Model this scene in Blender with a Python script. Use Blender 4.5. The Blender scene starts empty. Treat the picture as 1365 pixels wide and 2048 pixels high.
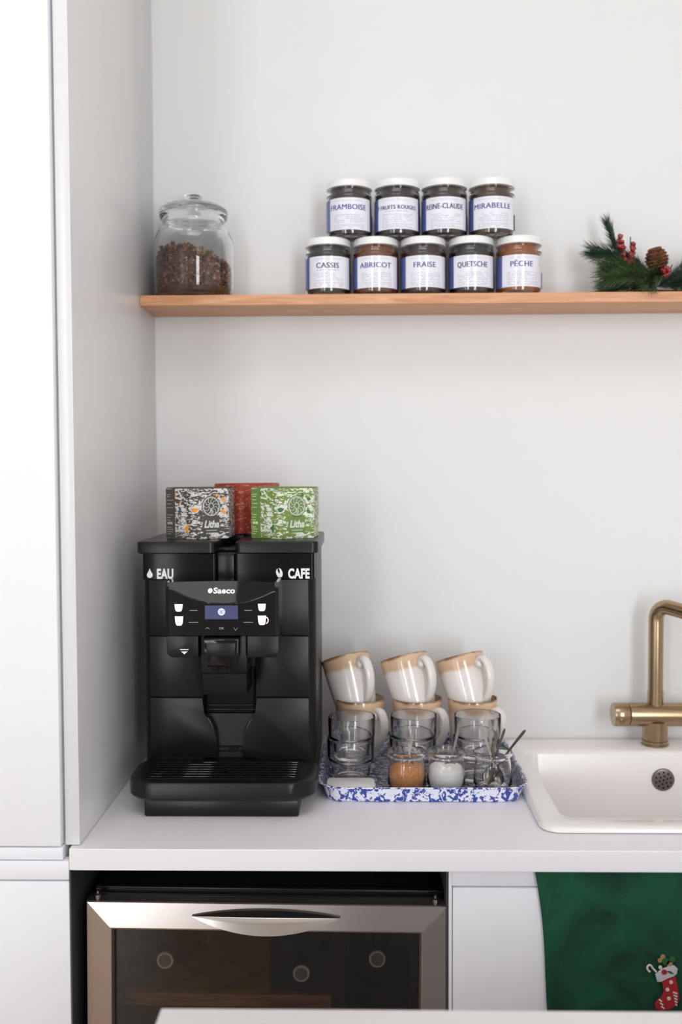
import bpy, bmesh, math, random
from mathutils import Vector, Matrix, noise
PI = math.pi
rnd = random.Random(7)
SC = bpy.context.scene
COL = SC.collection

# ------------------------------------------------------------------ materials
def lin(c):
    return tuple(((v/255)/12.92 if v/255 <= .04045 else ((v/255+.055)/1.055)**2.4) for v in c) + (1,)

def mat(name, rgb, rough=.5, metal=0., **kw):
    m = bpy.data.materials.new(name); m.use_nodes = True
    b = m.node_tree.nodes['Principled BSDF']
    b.inputs['Base Color'].default_value = lin(rgb)
    b.inputs['Roughness'].default_value = rough
    b.inputs['Metallic'].default_value = metal
    for k, v in kw.items():
        b.inputs[k.replace('_', ' ')].default_value = v
    return m

def nodes(m):
    nt = m.node_tree
    return nt, nt.nodes['Principled BSDF']

def new(nt, t, **kw):
    n = nt.nodes.new(t)
    for k, v in kw.items():
        if hasattr(n, k): setattr(n, k, v)
        else: n.inputs[k].default_value = v
    return n

def coords(nt, scale=(1, 1, 1), kind='Object'):
    tc = nt.nodes.new('ShaderNodeTexCoord'); mp = nt.nodes.new('ShaderNodeMapping')
    mp.inputs['Scale'].default_value = scale
    nt.links.new(tc.outputs[kind], mp.inputs['Vector'])
    return mp.outputs['Vector']

def ramp(nt, fac, stops, interp='LINEAR'):
    r = nt.nodes.new('ShaderNodeValToRGB'); r.color_ramp.interpolation = interp
    e = r.color_ramp.elements
    while len(e) < len(stops): e.new(.5)
    for el, (p, c) in zip(e, stops):
        el.position = p; el.color = lin(c)
    nt.links.new(fac, r.inputs['Fac'])
    return r.outputs['Color']

def noise_tex(nt, vec, scale, detail=3, rough=.5, dist=0):
    n = new(nt, 'ShaderNodeTexNoise'); n.inputs['Scale'].default_value = scale
    n.inputs['Detail'].default_value = detail; n.inputs['Roughness'].default_value = rough
    n.inputs['Distortion'].default_value = dist
    nt.links.new(vec, n.inputs['Vector'])
    return n.outputs['Fac']

def bump(m, scale, strength, dist=.001, sc=(1, 1, 1), detail=3):
    nt, b = nodes(m)
    bp = new(nt, 'ShaderNodeBump'); bp.inputs['Strength'].default_value = strength
    bp.inputs['Distance'].default_value = dist
    nt.links.new(noise_tex(nt, coords(nt, sc), scale, detail), bp.inputs['Height'])
    nt.links.new(bp.outputs['Normal'], b.inputs['Normal'])
    return m

def varied(m, scale, stops, sc=(1, 1, 1), detail=4, dist=0, rough=.5, interp='LINEAR'):
    nt, b = nodes(m)
    c = ramp(nt, noise_tex(nt, coords(nt, sc), scale, detail, rough, dist), stops, interp)
    nt.links.new(c, b.inputs['Base Color'])
    return m

M = {}
M['wall'] = bump(mat('painted_plaster', (226, 226, 225), .85), 90, .08, .0006)
M['ceiling'] = mat('ceiling_paint', (238, 237, 235), .9)
M['room'] = mat('room_paint', (232, 230, 228), .9)
M['white'] = bump(mat('satin_white_lacquer', (239, 239, 244), .42, 0., Specular_IOR_Level=.35), 240, .015, .0002)
M['panel'] = bump(mat('satin_side_panel', (220, 219, 219), .25), 240, .02, .0002)
M['counter'] = bump(mat('white_laminate_worktop', (236, 233, 236), .42), 500, .03, .0002)
M['island'] = bump(mat('island_laminate', (240, 236, 235), .4), 500, .03, .0002)
M['ceramic'] = mat('glazed_ceramic', (236, 231, 229), .16, Coat_Weight=.4, Coat_Roughness=.05)
M['carcass'] = mat('dark_grey_carcass', (66, 66, 70), .5)
M['black'] = bump(mat('black_textured_plastic', (15, 18, 20), .30, 0., Specular_IOR_Level=.3), 1500, .06, .0003)
M['black2'] = bump(mat('black_matt_plastic', (11, 12, 13), .34, 0., Specular_IOR_Level=.3), 1500, .05, .0003)
M['deep'] = mat('black_recess', (9, 9, 10), .6, 0., Specular_IOR_Level=.2)
M['gloss'] = mat('glossy_black', (14, 13, 15), .07, 0., Specular_IOR_Level=.32)
M['band'] = mat('glossy_black_band', (16, 15, 18), .16, 0., Specular_IOR_Level=.16)
M['print'] = mat('white_print', (235, 235, 238), .5)
M['printglow'] = mat('glowing_icon_print', (240, 225, 225), .4, Emission_Color=lin((255, 232, 226)), Emission_Strength=.55)  # printed icons, with a faint glow added
M['printgrey'] = mat('grey_print', (140, 140, 140), .5)
M['screen'] = mat('lit_screen', (30, 34, 60), .1, Emission_Color=lin((104, 112, 156)), Emission_Strength=.55)
M['screenicon'] = mat('lit_screen_icon', (200, 215, 250), .2, Emission_Color=lin((185, 205, 255)), Emission_Strength=.9)
M['screenink'] = mat('screen_ink', (70, 80, 150), .3)
M['glass'] = mat('clear_glass', (255, 255, 255), 0, Transmission_Weight=1, IOR=1.47)
M['jarglass'] = mat('storage_jar_glass', (254, 255, 255), 0, Transmission_Weight=1, IOR=1.45)
M['tint'] = mat('smoked_door_glass', (186, 178, 168), .02, Transmission_Weight=1, IOR=1.5)
M['lidwhite'] = mat('white_tin_lid', (236, 236, 234), .3, Coat_Weight=.3)
M['paper'] = mat('label_paper', (230, 230, 238), .42, Coat_Weight=1, Coat_Roughness=.035, Coat_IOR=1.6)
M['blue'] = mat('label_blue', (80, 98, 156), .42, Coat_Weight=.3)
M['inkblue'] = mat('ink_blue', (62, 74, 148), .5)
M['inkdark'] = mat('ink_navy', (52, 52, 96), .5)
M['inkgrey'] = mat('ink_grey', (178, 176, 196), .6)
M['steel'] = mat('brushed_steel', (196, 188, 182), .24, 1, Anisotropic=.6)
M['steel2'] = mat('polished_steel', (190, 184, 178), .15, 1)
M['chrome'] = mat('cutlery_steel', (128, 121, 116), .34, 1)
M['brass'] = bump(mat('brushed_brass', (172, 150, 120), .22, 1), 40, .05, .0003, (1, 1, 30))
M['sugar'] = bump(mat('white_sugar', (246, 245, 242), .9), 900, .12, .0008)
M['napkin'] = bump(mat('white_paper', (226, 224, 222), .8), 60, .2, .001)
M['cap'] = mat('capsule_tin', (130, 136, 128), .4, .2)
M['capring'] = mat('capsule_ring', (230, 236, 228), .35, .3)
M['bottle'] = mat('dark_bottle_glass', (16, 22, 14), .08)
M['dark'] = mat('cooler_lining', (22, 22, 22), .6)
M['blackbody'] = mat('black_cooler_body', (20, 21, 23), .3)
M['beechshelf'] = varied(mat('beech_shelf', (150, 108, 78), .5), 14, [(.3, (118, 82, 60)), (.7, (160, 118, 88))], (1, 1, 12))
M['window'] = mat('window_frame_paint', (236, 236, 236), .5)
M['cone'] = varied(mat('pine_cone', (98, 62, 40), .7), 60, [(.3, (58, 38, 28)), (.7, (140, 88, 50))])
M['berry'] = mat('red_berry', (138, 14, 26), .22, Coat_Weight=.5)
M['twig'] = mat('twig', (62, 44, 34), .8)
M['red'] = mat('red_felt', (168, 28, 36), .8)
M['cuff'] = bump(mat('white_fleece', (196, 194, 200), .9), 700, .8, .001)
M['cane'] = mat('cream_thread', (216, 208, 200), .6)
M['gold'] = mat('gold_thread', (168, 130, 84), .5)
M['leaf'] = mat('green_thread', (36, 92, 48), .7)
M['tealeaf_orange'] = mat('orange_ink', (232, 140, 30), .5)
M['door_glass_rim'] = mat('black_glass_border', (14, 14, 15), .08)

def wood(name, a, b_, c, rough=.45, sc=(1.2, 14, 14), scale=7):
    m = mat(name, a, rough)
    nt, b = nodes(m)
    v = coords(nt, sc)
    f = noise_tex(nt, v, scale, 6, .6, .8)
    col = ramp(nt, f, [(.28, a), (.5, b_), (.72, c)])
    nt.links.new(col, b.inputs['Base Color'])
    bp = new(nt, 'ShaderNodeBump'); bp.inputs['Strength'].default_value = .12; bp.inputs['Distance'].default_value = .0005
    nt.links.new(f, bp.inputs['Height']); nt.links.new(bp.outputs['Normal'], b.inputs['Normal'])
    return m
M['oak'] = wood('oiled_oak', (190, 132, 92), (208, 152, 112), (222, 172, 134))

# herringbone-like oak parquet
def parquet():
    m = mat('oak_parquet', (120, 90, 66), .35)
    nt, b = nodes(m)
    v = coords(nt, (1, 1, 1))
    br = new(nt, 'ShaderNodeTexBrick')
    mp = nt.nodes.new('ShaderNodeMapping'); mp.inputs['Rotation'].default_value = (0, 0, PI/4)
    nt.links.new(v, mp.inputs['Vector']); nt.links.new(mp.outputs['Vector'], br.inputs['Vector'])
    br.inputs['Color1'].default_value = lin((176, 146, 116)); br.inputs['Color2'].default_value = lin((146, 116, 90))
    br.inputs['Mortar'].default_value = lin((90, 68, 52)); br.inputs['Scale'].default_value = 2.2
    br.inputs['Mortar Size'].default_value = .006
    nt.links.new(br.outputs['Color'], b.inputs['Base Color'])
    return m
M['floor'] = parquet()

# white enamel with blue splatter
def enamel(name, scale, lo, hi, white, blue, sc=(1, 1, 1)):
    m = mat(name, white, .2, Coat_Weight=.5, Coat_Roughness=.06)
    nt, b = nodes(m)
    f = noise_tex(nt, coords(nt, sc), scale, 3, .55, 1.1)
    nt.links.new(ramp(nt, f, [(lo, blue), (hi, white)]), b.inputs['Base Color'])
    return m
M['enamel_out'] = enamel('splattered_enamel', 92, .47, .50, (232, 234, 244), (42, 66, 158), (1, 1, .75))
M['enamel_in'] = enamel('splattered_enamel_inside', 120, .50, .56, (206, 208, 222), (38, 46, 96), (.8, 1.6, 1))

# speckled stoneware: white glaze with a tan dipped rim (object z = height on the mug)
def stoneware():
    m = mat('stoneware_glaze', (228, 220, 214), .16, Coat_Weight=.5, Coat_Roughness=.05)
    nt, b = nodes(m)
    tc = nt.nodes.new('ShaderNodeTexCoord'); sx = nt.nodes.new('ShaderNodeSeparateXYZ')
    nt.links.new(tc.outputs['Object'], sx.inputs['Vector'])
    n = noise_tex(nt, tc.outputs['Object'], 26, 3)
    ad = new(nt, 'ShaderNodeMath', operation='MULTIPLY_ADD')
    nt.links.new(n, ad.inputs[0]); ad.inputs[1].default_value = .022
    nt.links.new(sx.outputs['Z'], ad.inputs[2])
    mr = new(nt, 'ShaderNodeMapRange')
    mr.inputs['From Min'].default_value = .09; mr.inputs['From Max'].default_value = .142
    nt.links.new(ad.outputs[0], mr.inputs['Value'])
    band = ramp(nt, mr.outputs['Result'], [(0, (230, 223, 218)), (.3, (228, 218, 210)), (.42, (206, 172, 142)), (.84, (214, 182, 152)), (.94, (128, 92, 66))])
    nt.links.new(band, b.inputs['Base Color'])
    return m
M['stoneware'] = stoneware()
M['glaze'] = mat('plain_glaze', (228, 221, 216), .14, Coat_Weight=.5, Coat_Roughness=.05)

def tea(name, base, leaf, thr, extra=None):
    m = mat(name, base, .5)
    nt, b = nodes(m)
    v = coords(nt, (1, 1, 1))
    mp = nt.nodes.new('ShaderNodeMapping'); mp.inputs['Rotation'].default_value = (0, math.radians(35), 0)
    mp.inputs['Scale'].default_value = (1, 1, 2.1)
    nt.links.new(v, mp.inputs['Vector'])
    f = noise_tex(nt, mp.outputs['Vector'], 93, 3, .62, 1.0)
    col = ramp(nt, f, [(thr, base), (thr+.035, leaf)])
    if extra:
        f2 = noise_tex(nt, v, 75, 0)
        mx = new(nt, 'ShaderNodeMix', data_type='RGBA')
        r2 = nt.nodes.new('ShaderNodeMath'); r2.operation = 'GREATER_THAN'; r2.inputs[1].default_value = .75
        nt.links.new(f2, r2.inputs[0]); nt.links.new(r2.outputs[0], mx.inputs[0])
        nt.links.new(col, mx.inputs[6]); mx.inputs[7].default_value = lin(extra)
        col = mx.outputs[2]
    nt.links.new(col, b.inputs['Base Color'])
    return m
TEA = {
    'grey': ((74, 69, 62), tea('tea_print_grey', (70, 66, 60), (214, 210, 208), .49, (236, 150, 40))),
    'green': ((104, 130, 64), tea('tea_print_green', (112, 138, 58), (222, 226, 214), .50, (60, 110, 70))),
    'red': ((168, 62, 44), tea('tea_print_red', (170, 62, 44), (206, 138, 120), .56)),
}
M['brownsugar'] = bump(varied(mat('brown_sugar', (196, 128, 72), .8), 600, [(.35, (190, 118, 62)), (.65, (228, 164, 104))]), 700, .3, .001)
M['velvet'] = bump(varied(mat('green_velvet', (6, 62, 42), .95, Sheen_Weight=.12, Sheen_Roughness=.4), 9,
                          [(.3, (2, 46, 32)), (.7, (10, 84, 54))], (1, 1, 1), 5, 1.5), 260, .5, .001)
M['granola'] = None

# ------------------------------------------------------------------ geometry helpers
def obj(name, bm, m, parent=None, smooth=True, angle=35, loc=None):
    me = bpy.data.meshes.new(name)
    bmesh.ops.recalc_face_normals(bm, faces=bm.faces)
    for f in bm.faces: f.smooth = smooth
    bm.to_mesh(me); bm.free()
    mats = m if isinstance(m, (list, tuple)) else [m]
    for k in mats: me.materials.append(k)
    if smooth: me.set_sharp_from_angle(angle=math.radians(angle))
    o = bpy.data.objects.new(name, me); COL.objects.link(o)
    if parent: o.parent = parent
    if loc: o.location = loc
    return o

def tag(o, label=None, cat=None, group=None, kind=None):
    if label: o['label'] = label
    if cat: o['category'] = cat
    if group: o['group'] = group
    if kind: o['kind'] = kind
    return o

def thing(name, label, cat, loc, group=None, rz=0):
    o = bpy.data.objects.new(name, None); COL.objects.link(o)
    o.empty_display_size = .05
    o.location = loc; o.rotation_euler = (0, 0, rz)
    return tag(o, label, cat, group)

def copy_tree(o, parent=None):
    c = o.copy(); COL.objects.link(c)
    if parent: c.parent = parent
    for ch in list(o.children): copy_tree(ch, c)
    return c

def box(bm, x0, x1, y0, y1, z0, z1, bev=0, seg=2):
    vs = [bm.verts.new(p) for p in ((x0,y0,z0),(x1,y0,z0),(x1,y1,z0),(x0,y1,z0),(x0,y0,z1),(x1,y0,z1),(x1,y1,z1),(x0,y1,z1))]
    fs = [bm.faces.new([vs[i] for i in f]) for f in ((3,2,1,0),(4,5,6,7),(0,1,5,4),(1,2,6,5),(2,3,7,6),(3,0,4,7))]
    if bev:
        es = list({e for f in fs for e in f.edges})
        bmesh.ops.bevel(bm, geom=es, offset=bev, segments=seg, profile=.5, affect='EDGES')
    return fs

def boxm(*a, **k):
    bm = bmesh.new(); box(bm, *a, **k); return bm

def loft(bm, loops, cap0=True, cap1=True, closed=False):
    rings = [[bm.verts.new(p) for p in L] for L in loops]
    n = len(rings[0])
    pairs = list(zip(rings, rings[1:]))
    if closed: pairs.append((rings[-1], rings[0]))
    for a, b in pairs:
        for i in range(n):
            bm.faces.new((a[i], a[(i+1) % n], b[(i+1) % n], b[i]))
    if not closed:
        if cap0: bm.faces.new(rings[0][::-1])
        if cap1: bm.faces.new(rings[-1])
    return rings

def rr(x0, x1, y0, y1, r, z, n=6):
    r = min(r, (x1-x0)/2-1e-5, (y1-y0)/2-1e-5)
    pts = []
    for cx, cy, a0 in ((x1-r, y1-r, 0), (x0+r, y1-r, PI/2), (x0+r, y0+r, PI), (x1-r, y0+r, 1.5*PI)):
        for k in range(n+1):
            a = a0+PI/2*k/n
            pts.append((cx+r*math.cos(a), cy+r*math.sin(a), z))
    return pts

def lathe(bm, prof, n=48, cap0=True, cap1=True, closed=False, c=(0, 0, 0)):
    loops = []
    for r, z in prof:
        r = max(r, 1e-5)
        loops.append([(c[0]+r*math.cos(2*PI*k/n), c[1]+r*math.sin(2*PI*k/n), c[2]+z) for k in range(n)])
    return loft(bm, loops, cap0, cap1, closed)

def prism(bm, pts, y0, y1, bev=0, seg=2):
    """outline (x, z), from y0 (front) to y1"""
    a = [bm.verts.new((x, y0, z)) for x, z in pts]
    b = [bm.verts.new((x, y1, z)) for x, z in pts]
    f0 = bm.faces.new(a); f1 = bm.faces.new(b[::-1])
    n = len(pts)
    for i in range(n): bm.faces.new((a[i], b[i], b[(i+1) % n], a[(i+1) % n]))
    if bev: bmesh.ops.bevel(bm, geom=list(f0.edges), offset=bev, segments=seg, profile=.5, affect='EDGES')

def prismz(bm, pts, z0, z1):
    loft(bm, [[(x, y, z0) for x, y in pts], [(x, y, z1) for x, y in pts]])

def tube(bm, path, rad, n=12, flat=1., up=Vector((0, 0, 1)), caps=True):
    """swept tube; rad number or list; flat scales the section along the side axis"""
    P = [Vector(p) for p in path]
    rings = []
    nrm = None
    for i, p in enumerate(P):
        t = (P[min(i+1, len(P)-1)]-P[max(i-1, 0)]).normalized()
        if nrm is None:
            s = t.cross(up)
            if s.length < 1e-4: s = t.cross(Vector((1, 0, 0)))
            s.normalize()
        else:
            s = (nrm - t*nrm.dot(t)).normalized()
        nrm = s
        w = s.cross(t).normalized()
        r = rad[i] if isinstance(rad, (list, tuple)) else rad
        rings.append([tuple(p+s*(math.cos(2*PI*k/n)*r*flat)+w*(math.sin(2*PI*k/n)*r)) for k in range(n)])
    loft(bm, rings, caps, caps)

def bez(pts, n=24):
    """Catmull-Rom through points"""
    P = [Vector(p) for p in pts]; P = [P[0]*2-P[1]]+P+[P[-1]*2-P[-2]]
    out = []
    segs = len(P)-3
    for s in range(segs):
        a, b, c, d = P[s:s+4]
        m = n//segs
        for k in range(m):
            t = k/m
            out.append(.5*((2*b)+(c-a)*t+(2*a-5*b+4*c-d)*t*t+(3*b-a-3*c+d)*t**3))
    out.append(P[-2]); return out

_dg = None
def text_bm(s, size, weight=0., depth=.0002, shear=0., spacing=1., align='CENTER', wx=1.):
    """text standing in the xz plane, facing -y; returns bmesh, baseline at z=0"""
    cu = bpy.data.curves.new('txt', 'FONT'); cu.body = s; cu.size = size; cu.offset = weight
    cu.extrude = depth; cu.align_x = align; cu.shear = shear; cu.space_character = spacing; cu.resolution_u = 3
    o = bpy.data.objects.new('txt', cu); COL.objects.link(o)
    dg = bpy.context.evaluated_depsgraph_get(); dg.update()
    me = bpy.data.meshes.new_from_object(o.evaluated_get(dg))
    bm = bmesh.new(); bm.from_mesh(me); bmesh.ops.triangulate(bm, faces=bm.faces[:])
    for v in bm.verts: x, y, z = v.co; v.co = (x*wx, -z, y)
    bpy.data.objects.remove(o); bpy.data.curves.remove(cu); bpy.data.meshes.remove(me)
    return bm

def join(dst, src, mtx=None):
    me = bpy.data.meshes.new('t'); 
    if mtx is not None: src.transform(mtx)
    src.to_mesh(me); src.free(); dst.from_mesh(me); bpy.data.meshes.remove(me)
    return dst

def struct(name, bm, m, **k):
    return tag(obj(name, bm, m, **k), kind='structure')

T = Matrix.Translation
# ------------------------------------------------------------------ room
WY = .652           # plaster wall behind the worktop
PX = -.4524         # inner face of the tall side panel
CT = .9             # worktop height
RX0, RX1, RY0 = -4.2, 3.6, -4.4
struct('wall_back', boxm(RX0, RX1, WY, WY+.1, 0, 3.3), M['wall'])
struct('floor', boxm(RX0, RX1, RY0, WY+.1, -.1, 0), M['floor'])
struct('ceiling', boxm(RX0, RX1, RY0, WY+.1, 3.3, 3.4), M['ceiling'])
struct('wall_left', boxm(RX0-.1, RX0, RY0, WY+.1, 0, 3.3), M['room'])
struct('wall_right', boxm(RX1, RX1+.1, RY0, WY+.1, 0, 3.3), M['room'])
WINS = [(-3.9, -2.8), (-2.15, -1.3), (1.05, 1.95)]
SILL = (.10, .10, .10); WZ1 = 3.15
def front_wall():
    bm = bmesh.new()
    box(bm, RX0, RX1, RY0-.12, RY0, WZ1, 3.3)
    xs = [RX0]+[v for w in WINS for v in w]+[RX1]
    for a, b in zip(xs[::2], xs[1::2]): box(bm, a, b, RY0-.12, RY0, 0, WZ1)
    for (a, b), z in zip(WINS, SILL): box(bm, a, b, RY0-.12, RY0, 0, z)
    return bm
struct('wall_front', front_wall(), M['room'])
for i, (a, b) in enumerate(WINS):
    w = bmesh.new(); WZ0 = SILL[i]
    f = .05
    box(w, a, a+f, RY0-.09, RY0-.03, WZ0, WZ1); box(w, b-f, b, RY0-.09, RY0-.03, WZ0, WZ1)
    box(w, a+f, b-f, RY0-.09, RY0-.03, WZ0, WZ0+f); box(w, a+f, b-f, RY0-.09, RY0-.03, WZ1-f, WZ1)
    mid = (a+b)/2
    box(w, mid-.03, mid+.03, RY0-.09, RY0-.03, WZ0+f, WZ1-f)
    box(w, a+f, b-f, RY0-.085, RY0-.035, 2.30, 2.34)
    struct('window_%d' % (i+1), w, M['window'], smooth=False)
    L = bpy.data.lights.new('window_daylight', 'AREA'); L.shape = 'RECTANGLE'; L.size = b-a; L.size_y = WZ1-WZ0
    L.energy = (13, 36, 62)[i]*(b-a)*(WZ1-WZ0); L.color = (.925, .965, 1.0)
    lo = bpy.data.objects.new('window_daylight', L); COL.objects.link(lo)
    lo.location = (mid, RY0-.125, (WZ0+WZ1)/2); lo.rotation_euler = (PI/2, 0, 0)

# added unseen ceiling light: brightens the worktop, mirrored in the machine display
def added_ceiling_light():
    t = thing('added_ceiling_light', 'flat white fill light added above the kitchen island, out of view', 'lamp', (-.15, -1.15, 3.3))
    bm = bmesh.new(); ring_slab(bm, (-.72, .72, -.47, .47), (-.70, .70, -.45, .45), -.06, -.0005); obj('fill_light_frame', bm, M['window'], t, smooth=False)
    L = bpy.data.lights.new('fill_light_panel', 'AREA'); L.shape = 'RECTANGLE'; L.size = 1.4; L.size_y = .9; L.energy = 16; L.color = (.95, .965, 1.0)
    lo = bpy.data.objects.new('fill_light_panel', L); COL.objects.link(lo); lo.parent = t; lo.location = (0, 0, -.05)
def ring_slab(bm, o, h, z0, z1):
    def rect(r, z): return [(r[0], r[2], z), (r[1], r[2], z), (r[1], r[3], z), (r[0], r[3], z)]
    loft(bm, [rect(o, z0), rect(o, z1), rect(h, z1), rect(h, z0)], closed=True)
added_ceiling_light()
# ------------------------------------------------------------------ tall cabinet on the left with its side panel
def tall_cabinet():
    t = thing('tall_cabinet', 'white flat-fronted tall cabinet with grooved handleless doors, left of the worktop', 'cabinet', (-.80, .3, 0))
    def P(n, bm, m=M['white'], **k): return obj(n, bm, m, t, **k)
    ox, oy = -.80, .3
    b = bmesh.new(); box(b, -1.36-ox, -.478-ox, .024-oy, .648-oy, .08, 3.28, .001)
    P('body', b)
    P('plinth', boxm(-1.36-ox, -.478-ox, .06-oy, .1-oy, 0, .08), M['white'])
    d = boxm(-1.055-ox, -.4785-ox, 0-oy, .021-oy, .9035, 3.275, bev=.002)
    P('upper_door', d)
    P('groove_rail', boxm(-1.055-ox, -.4765-ox, .002-oy, .023-oy, .8815, .9015, bev=.0012))
    P('groove_rail', boxm(-1.055-ox, -.4665-ox, .0-oy, .023-oy, .850, .8800, bev=.0012))
    P('lower_door', boxm(-1.055-ox, -.4665-ox, .0-oy, .021-oy, .085, .8475, bev=.002))
    P('upper_door', boxm(-1.36-ox, -1.058-ox, 0-oy, .021-oy, .9035, 3.275, bev=.002))
    P('niche_side', boxm(-.4660-ox, -.4640-ox, .002-oy, .59-oy, 0, .8640), M['carcass'])
    P('lower_door', boxm(-1.36-ox, -1.058-ox, 0-oy, .021-oy, .085, .8475, bev=.002))
tall_cabinet()
tag(obj('side_panel', boxm(PX-.0235, PX, .0147, WY-.002, CT+.001, 3.28, bev=.0012), M['panel']),
    'tall satin white side panel standing on the left end of the worktop', 'panel')

# ------------------------------------------------------------------ worktop with sink cut-out
SX0, SX1, SY0, SY1 = .297, 1.12, .072, .618
def ring_slab(bm, o, h, z0, z1):
    def rect(r, z): return [(r[0], r[2], z), (r[1], r[2], z), (r[1], r[3], z), (r[0], r[3], z)]
    loft(bm, [rect(o, z0), rect(o, z1), rect(h, z1), rect(h, z0)], closed=True)
b = bmesh.new(); ring_slab(b, (-.4655, 1.9, 0, .650), (.325, 1.09, .10, .59), CT-.0346, CT)
bmesh.ops.bevel(b, geom=[e for e in b.edges if all(abs(v.co.y) < 1e-6 for v in e.verts) and abs(e.verts[0].co.z-e.verts[1].co.z) < 1e-6], offset=.0015, segments=2, affect='EDGES')
tag(obj('worktop', b, M['counter'], angle=30), 'long white laminate kitchen worktop carrying the coffee machine and the sink', 'worktop')

# ------------------------------------------------------------------ base cabinets
def sink_cabinet():
    t = thing('sink_cabinet', 'white handleless base cabinet under the sink, right of the wine cooler', 'cabinet', (.6, .3, 0))
    ox, oy = .6, .3
    b = bmesh.new()
    box(b, .1385-ox, .1435-ox, .018-oy, .60-oy, .0, .8640)                       # left side
    box(b, 1.19-ox, 1.208-ox, .022-oy, .60-oy, .0, .8640)
    box(b, .1435-ox, 1.19-ox, .58-oy, .60-oy, .08, .70)
    box(b, .1435-ox, 1.19-ox, .022-oy, .58-oy, .08, .098)
    obj('body', b, M['white'], t)
    obj('niche_side', boxm(.1350-ox, .1383-ox, .024-oy, .57-oy, 0, .8640), M['carcass'], t)
    obj('top_rail', boxm(.1435-ox, 1.19-ox, .0195-oy, .036-oy, .8345, .8640, bev=.0012), M['white'], t)
    obj('door', boxm(.1447-ox, .745-ox, .0175-oy, .036-oy, .085, .8322, bev=.002), M['white'], t)
    obj('door', boxm(.748-ox, 1.19-ox, .0175-oy, .036-oy, .085, .8322, bev=.002), M['white'], t)
    obj('plinth', boxm(.1435-ox, 1.19-ox, .06-oy, .08-oy, 0, .08), M['white'], t)
sink_cabinet()
struct('shade_sheet_1', boxm(-.4635, .1345, .592, .600, 0, .8640), M['deep'])  # added black sheet, puts shade into the gap above the cooler

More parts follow.
